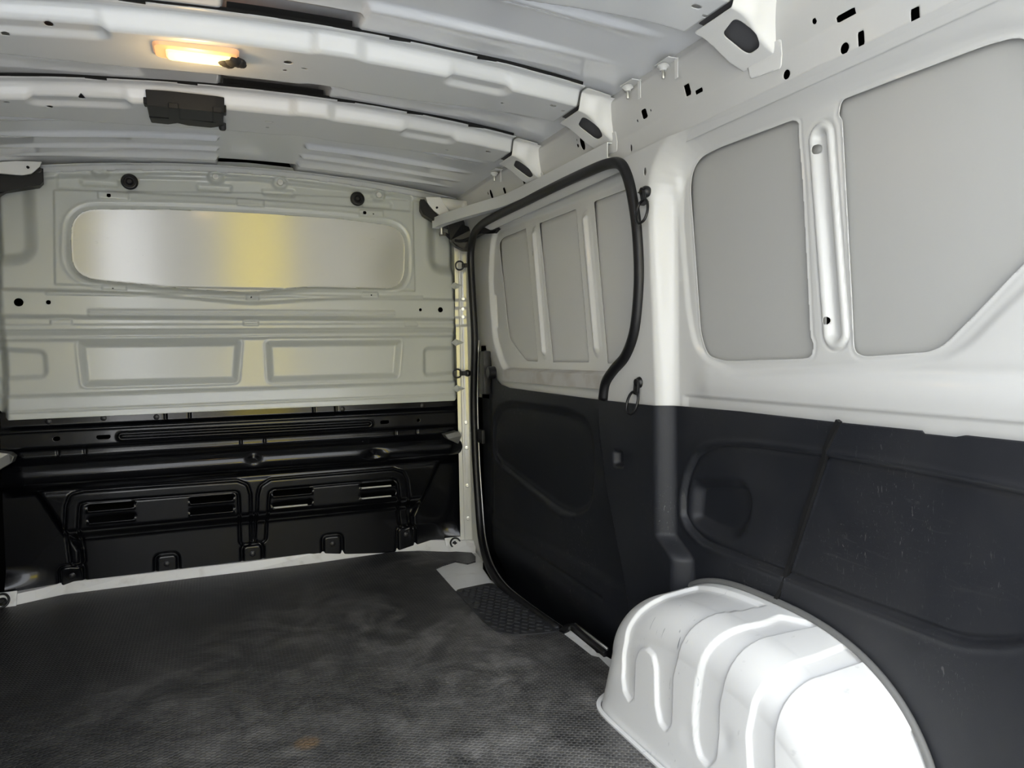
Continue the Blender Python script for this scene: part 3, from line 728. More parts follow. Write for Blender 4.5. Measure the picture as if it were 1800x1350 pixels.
# ================================================================== B pillar strip between partition and seal
PB = [hit(812, 450, 1, 2.74), hit(834, 425, 0, .776)]
def bp_pos(U, V):
    ys = np.interp(V, [p[2] for p in SEAL[17:26]][::-1], [p[1] for p in SEAL[17:26]][::-1])
    xs = np.interp(V, [p[2] for p in SEAL[17:26]][::-1], [p[0] for p in SEAL[17:26]][::-1])+.003
    k = np.clip((U-.62)/.38, 0, 1); x = .748+.044*np.clip(U/.62, 0, 1); y = 2.742-.016*np.clip(U/.62, 0, 1); x = x*(1-k)+xs*k; y = y*(1-k)+ys*k
    b = .006*np.exp(-((U-.30)/.06)**2)
    st = .004*(step(np.abs(V-.93)-.05, .004))+.003*step(np.abs(V-.93)-.018, .004)
    return x-b-st*.7, y-st, V
pb = sheet('trim_3', 0, 1, 0, 1.30, .03, bp_pos, lambda U, V: neg(U-1, -U, *[(.09*0+.0035)-np.hypot((U-u)*.19, V-z) for u, z in ((.4, .78), (.42, 1.0), (.46, .70), (.42, .43), (.4, .30))]), PLATE2, resv=.004)
tag(pb, 'narrow white front door pillar strip between the partition and the black door seal', kind='structure')
for z in (.945, .915, .985, .40, .25, .12, .50):
    c = bp_pos(np.array(.42), np.array(z)); bm = bmesh.new()
    add_lathe(bm, [float(q) for q in c], (-.3, -.95, 0), [(.008, -.003), (.008, .002), (.004, .003), (0, .002)], 14); bmobj('bolt', bm, STEEL, pb, auto=40)
# jagged flange ears of the partition overlapping the pillar
for z in (1.035, .815, .635):
    c = [float(q) for q in bp_pos(np.array(.12), np.array(z))]; bm = bmesh.new()
    v = [bm.verts.new(p) for p in ((c[0]-.014, c[1]-.006, z+.014), (c[0]+.018, c[1]-.016, z), (c[0]-.014, c[1]-.006, z-.014), (c[0]-.030, c[1]+.004, z))]
    t = bm.verts.new((c[0]-.008, c[1]-.016, z))
    for a, b in zip(v, v[1:]+v[:1]): bm.faces.new((a, b, t))
    bm.faces.new(v); bmobj('flange_ear', bm, BULK, wf)

# ================================================================== SLIDING DOOR
XD = .822
door = empty('door_1', (XD, 2.1, 0)); tag(door, 'sliding side door with white upper frame, blanked windows and black lower trim', kind='structure')
def D(px, py, x=XD): return Q(px, py, x)
dwl = rnd_poly([D(*p) for p in ((873, 445), (871, 428), (879, 417), (918, 401), (939, 636), (919, 635), (889, 595), (874, 455))], [.02, .02, .02, .004, .004, .02, .03, .05])
dwm = [D(*p) for p in ((941, 392), (1005, 367), (1028, 637), (965, 637))]
dwr = [D(*p) for p in ((1036, 354), (1095, 331), (1150, 325), (1150, 638), (1060, 639))]
db = [([D(934, 412), D(951, 618)], .013), ([D(1023, 385), D(1043, 612)], .013)]
dh = [(930.5, 445), (944.4, 593), (1020, 417), (1035, 589)]
dfr = rnd_poly([D(*p) for p in ((862, 440), (868, 405), (930, 380), (1150, 290), (1150, 660), (925, 662), (885, 650), (868, 600), (860, 500))], [.04, .04, .02, .02, .02, .03, .05, .05, .05])
lowline = [D(*p) for p in ((846, 600), (857, 626), (863, 645), (872, 664), (884, 676), (898, 682), (1056, 702), (1200, 716))]
def door_h(U, V):
    h = np.zeros(U.shape)
    h -= .014*step(sdpoly(U, V, dfr)+.0, .022)
    for q, r in db:
        s = sdline(U, V, q); h += .002*step(s-r-.010, .006); h += .012*step(s-r*.45, .022)
    h += .012*np.exp(-(sdline(U, V, [D(865, 520), D(868, 572)])/.006)**2)*-1
    h += .02*ss((.715-V)/.03)*0
    return h
def door_in(U, V):
    s = neg(U-2.75, -U+1.50, V-1.28, -V+.6)
    for q in (dwl, dwm, dwr): s = np.maximum(s, -sdpoly(U, V, q))
    for p in dh:
        y, z = D(*p); s = np.maximum(s, -(np.hypot((U-y)/.006, (V-z)/.0075)-1)*.006)
    return s
sheet('door_frame', 1.50, 2.75, .60, 1.28, .0035, lambda U, V: (XD-door_h(U, V), U, V), door_in, DOORW, door, solid=.001)
for q in (dwl, dwm, dwr):
    a = np.array(q); u0, u1, v0, v1 = a[:, 0].min()-.015, min(a[:, 0].max()+.015, 2.75), a[:, 1].min()-.015, a[:, 1].max()+.015
    sheet('blanked_window', u0, u1, v0, v1, .03, lambda U, V: (XD+.020+0*U, U, V), None, SKIN2, door, solid=.001)
# dusty ledge under the door windows
zl = D(1000, 648)[1]
def ledge(U, V): return (XD+.012-.030*ss(V/.035)-.012*(V > .035)*0, U, zl-.004-.016*V/.06-.03*ss((V-.04)/.02))
sheet('window_ledge', 1.55, 2.40, 0, .06, .006, ledge, None, DIRTY, door)
# black lower door trim
XT = .808
def T(px, py, x=XT): return Q(px, py, x)
dtop = [T(*p) for p in ((846, 600), (850, 621), (856, 627), (862, 643), (870, 664), (881, 676), (896, 682), (1056, 703), (1200, 716))]
bowl = rnd_poly([T(*p) for p in ((868, 800), (866, 740), (876, 716), (898, 708), (1000, 722), (1036, 740), (1045, 800), (1040, 890), (1012, 905), (985, 896), (880, 815))], [.05, .06, .04, .03, .04, .05, .08, .08, .03, .04, .04])
def dt_h(U, V):
    h = np.zeros(U.shape); s = sdpoly(U, V, bowl)
    h -= .012*step(s+.004, .03); h -= .003*np.exp(-(s/.004)**2)
    c = sdline(U, V, [T(872, 800), T(885, 822), T(985, 905), T(1008, 908)]); h += .004*np.exp(-(c/.006)**2)
    h -= .003*np.exp(-(sdline(U, V, [T(868, 925), T(960, 985), T(1062, 1052)])/.005)**2)
    h += .006*ss((.19-V)/.03)
    h -= .05*ss((.08-V)/.16)
    h -= .015*ss((U-2.50)/.08)
    return h
def dt_in(U, V):
    zt = np.interp(U, [p[0] for p in dtop][::-1], [p[1] for p in dtop][::-1])
    return neg(V-zt, U-2.66, -U+1.38, -V-.10)
dtr = sheet('door_trim_panel', 1.38, 2.66, -.10, .80, .0045, lambda U, V: (XT-dt_h(U, V), U, V), dt_in, BLKT, door, solid=.003)
# latch pocket, hinge box
c = hit(846, 767, 0, XT-.012); bm = bmesh.new(); add_box(bm, c, (.05, .052, .014), n=(-1, 0, 0), up=(0, 0, 1), bev=.005); bmobj('latch_cover', bm, BOXP, door, auto=40)
c = hit(853, 655, 0, XT-.015)
bm = bmesh.new(); add_box(bm, c, (.05, .16, .03), n=(-1, 0, 0), up=(0, 0, 1), bev=.008); bmobj('lock_housing', bm, BLKM, door, auto=40)
c = hit(860, 655, 0, XT-.03); bm = bmesh.new(); add_lathe(bm, c, (-1, 0, 0), [(.022, -.02), (.022, .002), (.018, .006), (0, .006)], 20); bmobj('lock_button', bm, BLKM, door, auto=40)

# rubber door seal
bm = bmesh.new()
sp_ = catmull([(p[0]-.004, p[1], p[2]) for p in SEAL], 5)
add_sweep(bm, sp_, circ(.0135, 12), up=(1, 0, 0)); so = bmobj('door_seal', bm, BLKR, smooth=True)
tag(so, 'thick black rubber seal running round the sliding door opening', 'door seal')
# grey lip line on the lower part of the seal
bm = bmesh.new(); add_sweep(bm, [(p[0]+.010, p[1]-.006, p[2]+.004) for p in catmull(SEAL[20:], 5)], circ(.003, 6), up=(1, 0, 0)); bmobj('seal_lip', bm, STEEL, so, smooth=True)

# lower door step: bare sill piece and guide pocket beside the wheel arch
sill = empty('door_guide', hit(1020, 1125, 2, 0)); tag(sill, 'black door guide with chrome edge in the sill gap between step mat and wheel arch', 'door guide')
pA = [hit(*p, 2, .004) for p in ((992, 1113), (1003, 1108), (1045, 1143), (1056, 1156), (1040, 1157), (1010, 1135))]
bm = bmesh.new(); bm.faces.new([bm.verts.new(Vector(p)) for p in pA]); r = bmesh.ops.extrude_face_region(bm, geom=bm.faces[:]); [setattr(v, 'co', v.co-Vector((0, 0, .006))) for v in r['geom'] if isinstance(v, bmesh.types.BMVert)]
bmobj('sill_plate', bm, FLOORW, sill)
bm = bmesh.new(); gp = catmull([hit(*p, 2, z) for p, z in (((988, 1112), .004), ((998, 1103), .012), ((1012, 1103), .016), ((1035, 1122), .012), ((1068, 1150), .006))], 6)
add_sweep(bm, gp, [(-.011, -.006), (.011, -.006), (.011, .004), (.007, .007), (-.007, .007), (-.011, .004)]); bmobj('guide_arm', bm, BLKR, sill, auto=40)
bm = bmesh.new(); add_sweep(bm, [hit(*p, 2, .02) for p in ((1011, 1097), (1030, 1112), (1068, 1141))], circ(.004, 8)); bmobj('chrome_edge', bm, STEEL, sill, smooth=True)

# ================================================================== guide rail for the door roller
ry = [(.664, 2.705), (.676, 2.60), (.705, 2.47), (.740, 2.34), (.760, 2.20), (.768, 2.0), (.769, 1.8), (.769, 1.56)]
# height measured from the photo's upper edge of the rail
rz = 1.262
path = catmull([(x, y, rz+(.004 if y > 2.3 else -.008*(2.3-y)/.74)) for x, y in ry], 8)
gr = empty('door_guide_rail', (.72, 2.1, rz)); tag(gr, 'pale extruded roller guide rail running above the sliding door opening', 'guide rail')
h2 = .0185; w2 = .014; t = .0025
sec = [(-w2, -h2), (w2, -h2), (w2, -h2+.006), (w2-t, -h2+.006), (w2-t, -h2+t), (-w2+t, -h2+t), (-w2+t, h2-t), (w2-t, h2-t), (w2-t, h2-.006), (w2, h2-.006), (w2, h2), (-w2, h2)]
sec = [(-a, b) for a, b in sec]
bm = bmesh.new(); add_sweep(bm, path, sec); bmobj('channel', bm, ALU, gr, auto=40)
bm = bmesh.new(); add_sweep(bm, [(p[0]+.02, p[1], p[2]+.004) for p in path[20:]], [(-.012, -.02), (.010, -.02), (.010, .02), (-.012, .02)]); bmobj('mounting_strip', bm, WHITE, gr, auto=40)
# roller arm
ra = empty('roller_arm', hit(800, 425, 1, 2.66)); tag(ra, 'black curved roller arm linking the sliding door to the guide rail by the partition', 'roller arm')
def at(px, py, y): return tuple(hit(px, py, 1, y))
bm = bmesh.new(); add_sweep(bm, catmull([at(772, 412, 2.70), at(785, 412, 2.69), at(796, 421, 2.67), at(812, 424, 2.64), at(830, 418, 2.60), at(850, 408, 2.52), at(874, 402, 2.42)], 6), [(-.010, -.005), (.010, -.005), (.010, .005), (-.010, .005)]); bmobj('arm', bm, BLKM, ra, auto=40)
bm = bmesh.new(); c = at(776, 404, 2.69); add_lathe(bm, (c[0], c[1], c[2]-.018), (0, 0, 1), [(.008, 0), (.008, .04), (.005, .042)], 14); bmobj('roller_pin', bm, STEEL, ra, auto=40)
bm = bmesh.new()
a, b_ = at(846, 408, 2.50), at(874, 402, 2.42)
v = [at(842, 409, 2.50), at(850, 400, 2.48), at(862, 396, 2.46), at(875, 402, 2.42), at(868, 410, 2.43), at(850, 411, 2.48)]
lo = [bm.verts.new(p) for p in v]; hi = [bm.verts.new((p[0]+.012, p[1], p[2])) for p in v]; bm.faces.new(lo); bm.faces.new(hi)
for i in range(len(v)): bm.faces.new((lo[i], lo[(i+1) % 6], hi[(i+1) % 6], hi[i]))
bmobj('arm_bracket', bm, BLKM, ra)
bm = bmesh.new()
v = [at(788, 396, 2.66), at(812, 394, 2.66), at(832, 402, 2.62), at(831, 440, 2.62), at(815, 439, 2.64), at(801, 432, 2.65), at(792, 422, 2.66)]
lo = [bm.verts.new(p) for p in v]; hi = [bm.verts.new((p[0]+.01, p[1]+.045, p[2])) for p in v]; bm.faces.new(lo); bm.faces.new(hi)
for i in range(len(v)): bm.faces.new((lo[i], lo[(i+1) % len(v)], hi[(i+1) % len(v)], hi[i]))
bmobj('rubber_boot', bm, BLKR, ra)

# ================================================================== corner covers at the top of the partition
def cover(sgn, lab):
    root = empty('corner_cover', (sgn*.69, 2.68, 1.33)); tag(root, lab, 'corner cover', 'black covers in the top corners of the partition')
    P = [at(739, 350, 2.68), at(746, 350, 2.68), at(757, 366, 2.68), at(776, 386, 2.68), at(800, 388, 2.68), at(822, 376, 2.68), at(826, 412, 2.68), at(770, 392, 2.68), at(744, 376, 2.68), at(739, 366, 2.68)] if sgn > 0 else \
        [at(76, 296, 2.68), at(66, 294, 2.68), at(56, 306, 2.68), at(48, 312, 2.68), at(-50, 296, 2.68), at(-110, 300, 2.68), at(-100, 365, 2.68), at(0, 340, 2.68), at(10, 334, 2.68), at(70, 325, 2.68), at(77, 318, 2.68)]
    bm = bmesh.new(); lo = [bm.verts.new(p) for p in P]; hi = [bm.verts.new((p[0]+sgn*.01, p[1]+.055, p[2])) for p in P]; bm.faces.new(lo); bm.faces.new(hi); n = len(P)
    for i in range(n): bm.faces.new((lo[i], lo[(i+1) % n], hi[(i+1) % n], hi[i]))
    bmesh.ops.bevel(bm, geom=[e for e in bm.edges if all(v.co.y < 2.69 for v in e.verts)], offset=.004, segments=2, affect='EDGES'); bmobj('cover_shell', bm, BOXP, root, auto=40)
    P = [at(748, 346, 2.66), at(774, 346, 2.66), at(779, 356, 2.66), at(786, 366, 2.66), at(796, 382, 2.66), at(778, 382, 2.66), at(762, 370, 2.66), at(752, 358, 2.66)] if sgn > 0 else \
        [at(0, 286, 2.66), at(26, 282, 2.66), at(74, 284, 2.66), at(70, 293, 2.66), at(56, 305, 2.66), at(40, 308, 2.66), at(-60, 300, 2.66), at(-60, 285, 2.66)]
    bm = bmesh.new(); lo = [bm.verts.new(p) for p in P]; hi = [bm.verts.new((p[0]+sgn*.004, p[1]+.012, p[2])) for p in P]; bm.faces.new(lo); bm.faces.new(hi); n = len(P)
    for i in range(n): bm.faces.new((lo[i], lo[(i+1) % n], hi[(i+1) % n], hi[i]))
    bmesh.ops.bevel(bm, geom=bm.edges[:], offset=.002, segments=1, affect='EDGES'); bmobj('steel_bracket', bm, WHITE, root, auto=40)
    c = at(768, 365, 2.658) if sgn > 0 else at(49, 294, 2.658)
    bm = bmesh.new(); add_lathe(bm, c, (0, -1, 0), [(.004, -.002), (.004, .003), (0, .003)], 12); bmobj('bolt', bm, DARK, root)
    if sgn < 0:
        c = at(68, 299, 2.678); bm = bmesh.new(); add_lathe(bm, c, (0, -1, 0), [(.009, -.002), (.009, .003), (.005, .004), (0, .003)], 16); bmobj('bolt', bm, BLKM, root, auto=40)
cover(1, 'black plastic cover under white bracket, top right corner of the partition')
cover(-1, 'black plastic cover under white bracket, top left corner of the partition')
# closing piece: rounded white tube between header and rail at the right corner
bm = bmesh.new(); add_sweep(bm, catmull([(.66, 2.70, 1.335), (.70, 2.69, 1.335), (.735, 2.66, 1.325), (.760, 2.60, 1.31)], 6), circ(.026, 16)); o = bmobj('trim_4', bm, WHITE, smooth=True); tag(o, 'rounded white corner tube where the roof side rail meets the partition', kind='structure')

# ================================================================== BLACK TRIM PANELS on the right wall
XK = .816
def K(px, py, x=XK): return Q(px, py, x)
groove_hi = [K(*p) for p in ((1245, 930), (1222, 925), (1206, 905), (1203, 868), (1210, 835), (1225, 803), (1245, 788), (1275, 783), (1320, 786), (1450, 801), (1640, 836), (1800, 868))]
loopP = [K(*p) for p in ((1210, 930), (1198, 905), (1199, 865), (1207, 830), (1222, 800), (1243, 786), (1270, 781), (1320, 783), (1450, 800), (1640, 834), (1800, 867), (2000, 900), (2000, 1100), (1900, 1110), (1800, 1126), (1770, 1131), (1720, 1131), (1680, 1126), (1610, 1100), (1450, 1040), (1385, 1014), (1280, 974), (1235, 955)) ]
loopR = rnd_poly(loopP, .012, 3)
bump = rnd_poly([K(*p) for p in ((1215, 850), (1300, 850), (1312, 880), (1304, 925), (1282, 948), (1240, 935), (1210, 915))], .02)
def trim_x(U, V):
    k = pilrec(U, V); xb = np.where(V > -9, XP, XP)-.006; return xb*(1-k)+XK*k
def trim_h(U, V):
    h = np.zeros(U.shape); s = sdpoly(U, V, loopR)
    h -= .010*step(s, .008); h += .002*np.exp(-((s-.006)/.005)**2); h -= .003*np.exp(-((s+.005)/.004)**2)
    b = sdpoly(U, V, bump); h -= .022*step(b+.002, .03)*ss((1.40-U)/.05)
    # square recess low on the pillar
    c = K(1088, 806, .78); h -= .018*step(sdbox(U, V, c[0]-.022, c[0]+.022, c[1]-.018, c[1]+.018, .008), .012)
    h += .004*np.exp(-((V-.655)/.006)**2)*0
    return h
sx_ = [K(*p) for p in ((1479, 740), (1450, 800), (1415, 905), (1381, 1010), (1362, 1078), (1345, 1200))]
def seamy(V): return np.interp(V, [p[1] for p in sx_][::-1], [p[0] for p in sx_][::-1])
ptop = [(1.67, .648)]+[K(*p, x=.79) for p in ((1120, 709),)]+[K(*p) for p in ((1187, 713), (1300, 723), (1478, 743))]
def tf_in(U, V):
    zt = np.interp(U, [p[0] for p in ptop][::-1], [p[1] for p in ptop][::-1])
    yb = np.interp(V, [-.1, .05, .18, .30, .42, .55, .65, .7], [1.50, 1.50, 1.53, 1.575, 1.62, 1.655, 1.66, 1.66])
    return neg(V-zt, U-yb, seamy(V)+.002-U, -V-.05)
f1 = sheet('side_trim_panel', .80, 1.68, -.05, .66, .0035, lambda U, V: (trim_x(U, V)-trim_h(U, V), U, V), tf_in, BLKT, solid=.003)
tag(f1, 'black grained plastic side trim wrapping the pillar between door and wheel arch', 'trim panel', 'black side trim panels')
ptop2 = [K(*p) for p in ((1481, 743), (1621, 757), (1622, 762), (1680, 768), (1698, 765), (1800, 776), (2100, 806))]
def tr_in(U, V):
    zt = np.interp(U, [p[0] for p in ptop2][::-1], [p[1] for p in ptop2][::-1])
    return neg(V-zt, U-seamy(V)+.002, Y0+.002-U, -V-.05)
f2 = sheet('side_trim_panel', Y0, 1.10, -.05, .66, .0035, lambda U, V: (trim_x(U, V)-trim_h(U, V)-.002*np.exp(-((seamy(V)-U)/.004)**2), U, V), tr_in, BLKT, solid=.003)
tag(f2, 'black scuffed plastic side trim above the near end of the white wheel arch', 'trim panel', 'black side trim panels')
bm = bmesh.new()
q = [(float(XK-.006+.007*(1 if .32 < z < .59 else 0)), float(seamy(z)), z) for z in np.linspace(.28, .652, 24)]
add_sweep(bm, q, [(-.004, -.003), (.004, -.003), (.0035, .005), (-.0035, .005)], up=(1, 0, 0)); bmobj('edge_bead', bm, BOXP, f1, auto=40)

# ================================================================== WHEEL ARCH
YC, AY, AH = 1.072, .358, .292
sec_n = 70; ang_n = 260
def arch_point(th, s):
    """th 0..pi front to rear, s path fraction 0..1 from floor of the inner face over the shoulder to the wall"""
    c, sn = np.cos(th), np.sin(th)
    e = 2/2.7
    y = YC+AY*np.sign(c)*np.abs(c)**e; H = AH*np.abs(sn)**e+.0005
    xin = .604+.10*np.abs(c)**9
    rr = np.minimum(.085, H*.9)
    return y, H, xin, rr
def arch_pos(U, V):
    """U=theta, V=path length in m (inner face 0..~.21, shoulder, top)"""
    y, H, xin, rr = arch_point(U, V)
    hv = H-rr; Ls = rr*math.pi/2; tot = .24-.0
    L1 = hv; x0 = xin; lean = .03
    # scale path so that the same V stays on the same feature
    s = V*(AH+.19-.4292*0)/1.0
    full = L1+Ls+np.maximum(.84-(xin+rr+lean), .01)
    s = V/VT*full
    a = np.clip(s/np.maximum(L1, 1e-6), 0, 1)
    ph_ = np.clip((s-L1)/Ls, 0, 1)*math.pi/2
    tt = np.maximum(s-L1-Ls, 0)
    x = x0+lean*a+rr*(1-np.cos(ph_))+tt; z = hv*a+rr*np.sin(ph_)
    z = z+.012*np.clip(tt/.12, 0, 1)*np.clip(H/AH, 0, 1)
    return x, y, z
VT = (AH-.085)+.085*math.pi/2+(.84-(.604+.085+.03))
_TH, _VV = np.meshgrid(np.linspace(.05, math.pi-.05, 700), np.linspace(0, VT, 260), indexing='ij')
_x, _y, _z = arch_pos(_TH, _VV); _Q = np.stack([_x, _y, _z], -1)-CAM; _C = _Q@R          # camera coordinates
_nn = np.cross(np.gradient(_C, axis=1), np.gradient(_C, axis=0)); _vis = (_nn*_C).sum(-1); _vis = _vis*np.sign(_vis[350, 60])
_PX = CW/2+F*_C[..., 0]/-_C[..., 2]; _PY = CH/2-F*_C[..., 1]/-_C[..., 2]
def AV(px, py):
    """pixel measured on the photo -> (y, path length) on the arch surface"""
    d = (_PX-px)**2+(_PY-py)**2+np.where((_C[..., 2] > -.1) | (_vis < 0), 1e9, 0); i = np.unravel_index(np.argmin(d), d.shape); return (_y[i], _VV[i])
def AP(*ps): return rnd_poly([AV(*p) for p in ps], .006, 3)
chA = AP((1225, 1030), (1200, 1036), (1160, 1050), (1122, 1075), (1102, 1106), (1094, 1150), (1092, 1190), (1096, 1215), (1106, 1234), (1114, 1225), (1116, 1160), (1123, 1140), (1135, 1140), (1146, 1152), (1151, 1175), (1152, 1240), (1158, 1270), (1170, 1285), (1179, 1272), (1181, 1190), (1190, 1150), (1210, 1108), (1240, 1083), (1300, 1070), (1345, 1062))
chB = AP((1372, 1080), (1345, 1092), (1300, 1102), (1262, 1122), (1238, 1150), (1225, 1195), (1220, 1250), (1220, 1300), (1228, 1332), (1243, 1348), (1257, 1335), (1261, 1280), (1263, 1235), (1275, 1185), (1295, 1150), (1325, 1127), (1390, 1108), (1440, 1098))
chC = rnd_poly([AV(1490, 1130), AV(1440, 1150), AV(1380, 1175), AV(1342, 1203), AV(1322, 1240), AV(1312, 1290), (.90, .09), (.885, .06), (.86, .055), (.845, .08), AV(1359, 1300), AV(1362, 1280), AV(1377, 1235), AV(1405, 1203), AV(1452, 1183), AV(1520, 1160)], .008, 3)
chD = rnd_poly([(.765, .46), (.765, .30), (.77, .09), (.745, .055), (.72, .09), (.70, .30), (.69, .46)], .014, 4)
def build_arch():
    TH, VV = np.meshgrid(np.linspace(.0008, math.pi-.0008, 560), np.linspace(0, VT, 190), indexing='ij')
    # even spacing along y
    e = 2/2.7; g = np.linspace(0, 1, 420); th = g*math.pi
    x, y, z = arch_pos(TH, VV); P = np.stack([x, y, z], -1)
    gu = np.gradient(P, axis=0); gv = np.gradient(P, axis=1); n = np.cross(gv, gu); n /= np.linalg.norm(n, axis=-1, keepdims=True)+1e-12
    n *= np.sign((n*np.array([-1, 0, 1])).sum(-1, keepdims=True)+1e-9)
    yy = P[..., 1]; h = np.zeros(yy.shape)
    for q in (chA, chB, chC, chD): h -= .008*step(sdpoly(yy, VV, q), .005)
    # gentle dents
    for (a, b, r, d) in ((.97, .13, .02, .003), (1.30, .12, .03, .002), (1.06, .09, .02, .002)): h -= d*np.exp(-(((yy-a)/r)**2+((VV-b)/r)**2))
    P = P+n*h[..., None]
    return P
P = build_arch(); nu, nv = P.shape[:2]; idx = np.arange(nu*nv).reshape(nu, nv)
f = np.stack([idx[:-1, :-1], idx[1:, :-1], idx[1:, 1:], idx[:-1, 1:]], -1).reshape(-1, 4)
me = bpy.data.meshes.new('wheel_arch'); me.from_pydata(P.reshape(-1, 3).tolist(), [], f.tolist()); me.update()
wa = link('wheel_arch', me, ARCHW); tag(wa, 'white painted steel wheel arch with curved pressed channels and scuffs', 'wheel arch')
# weld flange at its foot
bm = bmesh.new(); pts = []
for th in np.linspace(.25, math.pi-.25, 40):
    y, H, xin, rr = arch_point(np.array(th), 0); pts.append((float(xin)-.006, float(y), .008))
pts = [(.70, YC+AY+.002, .008)]+pts
add_sweep(bm, catmull(pts, 2), [(-.005, -.007), (.005, -.007), (.005, .002), (-.004, .002)]); bmobj('foot_flange', bm, ARCHW, wa, auto=40)
# grey sealing rim where the arch meets the trim
bm = bmesh.new(); pts = []
for th in np.linspace(.45, math.pi-.2, 60):
    a, b, c = arch_pos(np.array(th), np.array(VT)); pts.append((XK-.006, float(b), float(c)+.002))
add_sweep(bm, pts, circ(.006, 8), up=(1, 0, 0)); bmobj('rim_seal', bm, mat('grey_sealant', (.16, .16, .155), .6), wa, smooth=True)

# ================================================================== TIE-DOWN RINGS
def dring(px, py, ax, val, n, hang, lab, L_=.052, W_=.034, bolt=True, side=None, tilt=0):
    c = Vector(hit(px, py, ax, val)); n = Vector(n).normalized(); g = Vector(hang).normalized(); s = n.cross(g).normalized()
    root = empty('tie_down_ring', c); tag(root, lab, 'tie-down ring', 'black lashing rings')
    bm = bmesh.new(); add_lathe(bm, c, n, [(.013, -.004), (.013, .004), (.011, .008), (.0085, .010), (.0085, .014), (.005, .016), (0, .016)], 20); bmobj('fixing_bolt', bm, BLKM, root, auto=40)
    bm = bmesh.new(); add_box(bm, c+n*.010+g*.014, (.017, .030, .008), n=n, up=g, bev=.0025); bmobj('ring_clip', bm, BLKM, root, auto=40)
    o = c+n*.013+g*.022; pts = []
    for i in range(28):
        a = 2*math.pi*i/28; q = math.sin(a); v = (1-math.cos(a))/2
        wdt = W_/2*math.copysign(abs(q)**.8, q)*(.75+.25*(1-v) if False else 1)
        pts.append(o+g*(v*L_)+s*wdt*math.cos(tilt)-n*(wdt*math.sin(tilt))+n*(.012 if tilt else 0)*v)
    bm = bmesh.new(); add_sweep(bm, catmull(pts, 2, True), circ(.0032, 8), up=n, closed=True); bmobj('ring', bm, BLKM, root, smooth=True)
dring(1136, 337, 0, .768, (-1, 0, 0), (0, -.25, -1), 'black lashing ring high on the pillar behind the sliding door', W_=.038, tilt=.16)
dring(1126, 672, 0, .785, (-1, 0, 0), (0, .15, -1), 'black lashing ring on the pillar just above the black side trim', W_=.036, tilt=.12)
dring(826, 467, 1, 2.66, (-.6, -1, 0), (-1, .5, 0), 'black lashing ring beside the partition, above the yellow-lit pillar strip', L_=.03, W_=.032)
dring(822, 656, 1, 2.67, (-.6, -1, 0), (-1, .5, 0), 'black lashing ring beside the partition, at the foot of its white part', L_=.03, W_=.032)
for px, py, lab in ((800, 957, 'black lashing ring on a square plate in the right front corner of the floor'), (4, 1058, 'black lashing ring on the floor flange at the left front corner')):
    c = Vector(hit(px, py, 2, .022)); n = Vector((0, -.88, .46)); root = empty('tie_down_ring', c); tag(root, lab, 'tie-down ring', 'black lashing rings')
    bm = bmesh.new(); add_box(bm, c-n*.004, (.075, .060, .006), n=n, up=(0, 0, 1), bev=.002); bmobj('base_plate', bm, FLOORW, root)
    bm = bmesh.new(); add_lathe(bm, c, n, [(.013, -.002), (.013, .004), (.007, .008), (.006, .012), (0, .012)], 16); bmobj('fixing_bolt', bm, BLKM, root, auto=40)
    u, v, k = basis(n); pts = [c+n*.010+u*a+v*b for a, b in ((-.018, .012), (-.006, .022), (.010, .020), (.019, .006), (.016, -.010), (.0, -.021), (-.014, -.012), (-.020, 0))]
    bm = bmesh.new(); add_sweep(bm, catmull(pts, 4, True), circ(.0036, 8), up=n, closed=True); bmobj('ring', bm, BLKM, root, smooth=True)

# silver brackets at the ends of the round bulge
for sgn, px in ((1, 800), (-1, 8)):
    P = [at(782, 764, 2.70), at(806, 758, 2.70), at(812, 766, 2.70), at(806, 780, 2.68), at(788, 772, 2.69)] if sgn > 0 else [at(-30, 792, 2.70), at(16, 797, 2.70), at(24, 803, 2.69), at(20, 814, 2.69), at(-8, 830, 2.69), at(-40, 828, 2.70)]
    bm = bmesh.new(); lo = [bm.verts.new(p) for p in P]; hi = [bm.verts.new((p[0], p[1]+.05, p[2])) for p in P]; bm.faces.new(lo); bm.faces.new(hi); n_ = len(P)
    for i in range(n_): bm.faces.new((lo[i], lo[(i+1) % n_], hi[(i+1) % n_], hi[i]))
    bmesh.ops.bevel(bm, geom=bm.edges[:], offset=.002, segments=1, affect='EDGES')
    o = bmobj('partition_bracket', bm, STEEL); tag(o, 'bare steel bracket gripping the '+('right' if sgn > 0 else 'left')+' end of the black panel bulge', 'bracket', 'steel brackets of the partition')

# ================================================================== LEFT WALL and body shell (close the space)
def lw(U, V):
    h = -.012*step(sdbox(U, V, .3, 1.25, .75, 1.16, .06), .02)-.012*step(sdbox(U, V, 1.6, 2.4, .75, 1.16, .06), .02)
    x = np.interp(V, [0, .65, 1.2, 1.37], [.80, .80, .785, .757]); return -(x-h), U, V
lwu = sheet('wall_left', Y0, 2.78, .65, 1.37, .012, lw, None, WALLW); tag(lwu, 'white inner side panel on the left, outside the picture', kind='structure')
lwd = sheet('wall_left', Y0, 2.78, -.02, .65, .02, lambda U, V: (-.80+.006*np.exp(-((U-1.4)/.01)**2), U, V), None, BLKT); tag(lwd, 'black lower lining on the left side, outside the picture', kind='structure')
def shell_box(name, lo, hi):
    bm = bmesh.new(); add_box(bm, [(a+b)/2 for a, b in zip(lo, hi)], [b-a for a, b in zip(lo, hi)]); return bmobj(name, bm, DARK)
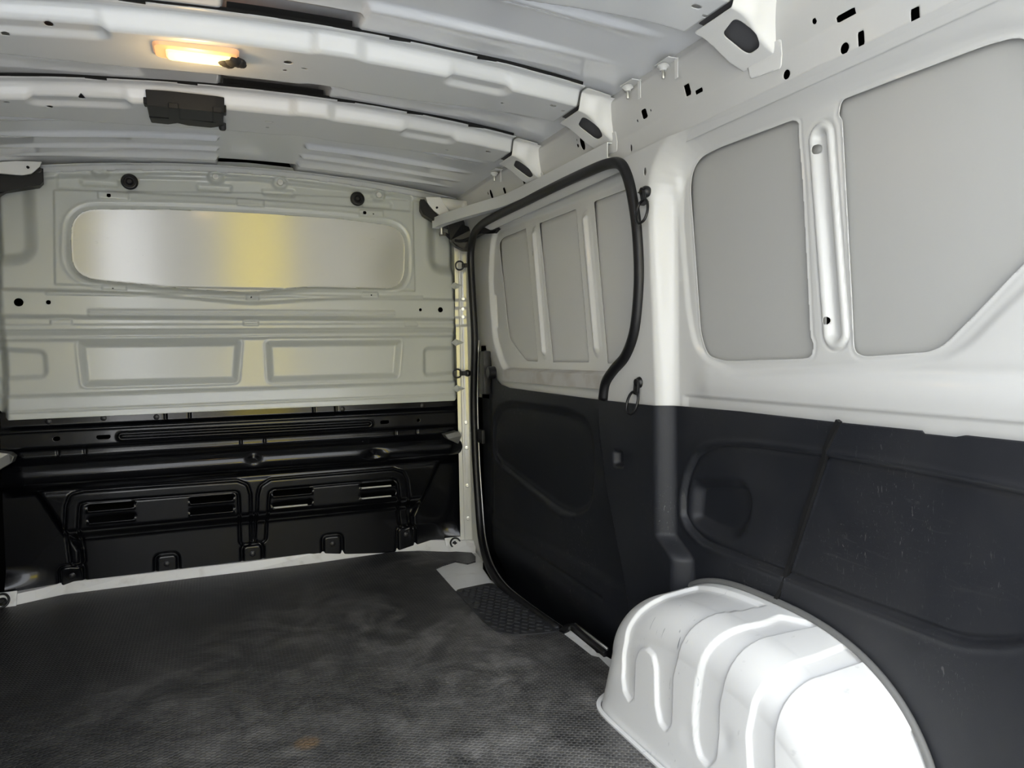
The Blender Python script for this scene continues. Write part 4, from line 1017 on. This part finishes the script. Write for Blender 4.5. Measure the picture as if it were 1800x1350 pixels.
parts = [((-.94, Y0-.06, -.2), (-.90, 3.2, 1.6)), ((.90, Y0-.06, -.2), (.94, 3.2, 1.6)), ((-.94, Y0-.06, 1.50), (.94, 3.2, 1.56)), ((-.94, 3.1, -.2), (.94, 3.2, 1.6)), ((-.94, Y0-.06, -.24), (.94, 3.2, -.2)),
         ((.785, Y0-.06, 1.30), (.92, Y0-.02, 1.56)), ((-.92, Y0-.06, 1.44), (.92, Y0-.02, 1.56)), ((.83, Y0-.06, -.2), (.92, Y0-.02, 1.56)), ((-.92, Y0-.06, -.2), (-.80, Y0-.02, 1.56)), ((-.94, Y0-.06, -.2), (.94, Y0-.02, -.012))]
bm = bmesh.new()
for a, b in parts: add_box(bm, [(p+q)/2 for p, q in zip(a, b)], [q-p for p, q in zip(a, b)])
so_ = bmobj('body_shell', bm, DARK); tag(so_, 'outer body shell of the van around the load space', kind='structure')

# ================================================================== outside behind the tailgate: made-up yard, wall and shutters for bounce light and reflections
GR = mat('added_yard_concrete', (.42, .42, .42), .8, noise=[(3, .4, .7, (.36, .36, .36), .6)])
bm = bmesh.new(); add_box(bm, (0, -6, -.62), (60, 60, .04)); g = bmobj('added_yard_ground', bm, GR); tag(g, 'made-up pale concrete yard behind the open tailgate, bouncing light inside', kind='structure')
FAC = mat('added_wall_grey', (.22, .22, .22), .8)
yw = bmobj('added_yard_wall', (lambda b: (add_box(b, (1, -8.2, .9), (14, .3, 3.0)), b)[1])(bmesh.new()), FAC); tag(yw, 'made-up low grey workshop wall behind the camera, backing the reflected shutters', kind='structure')
for nme, c, x0, x1, lab in (('added_yellow_shutter', (.85, .66, .04), .15, 1.15, 'yellow roller shutter'), ('added_yellow_shutter', (.80, .66, .10), -4.3, -2.7, 'wide yellow roller shutter'), ('added_white_shutter', (.95, .95, .95), -1.85, -1.0, 'white roller shutter')):  # invented shutters that give the partition its yellow and white reflections
    sm = mat(nme+'_paint', c, .5)
    r_ = empty(nme, ((x0+x1)/2, -8.0, -.6)); tag(r_, lab+' in the made-up workshop wall, added to be reflected in the partition', 'shutter')
    for k in range(14):
        bm = bmesh.new(); add_box(bm, ((x0+x1)/2, -8.01, -.49+k*.2), (x1-x0, .06, .19), bev=.01); bmobj('added_shutter_slat', bm, sm, r_)
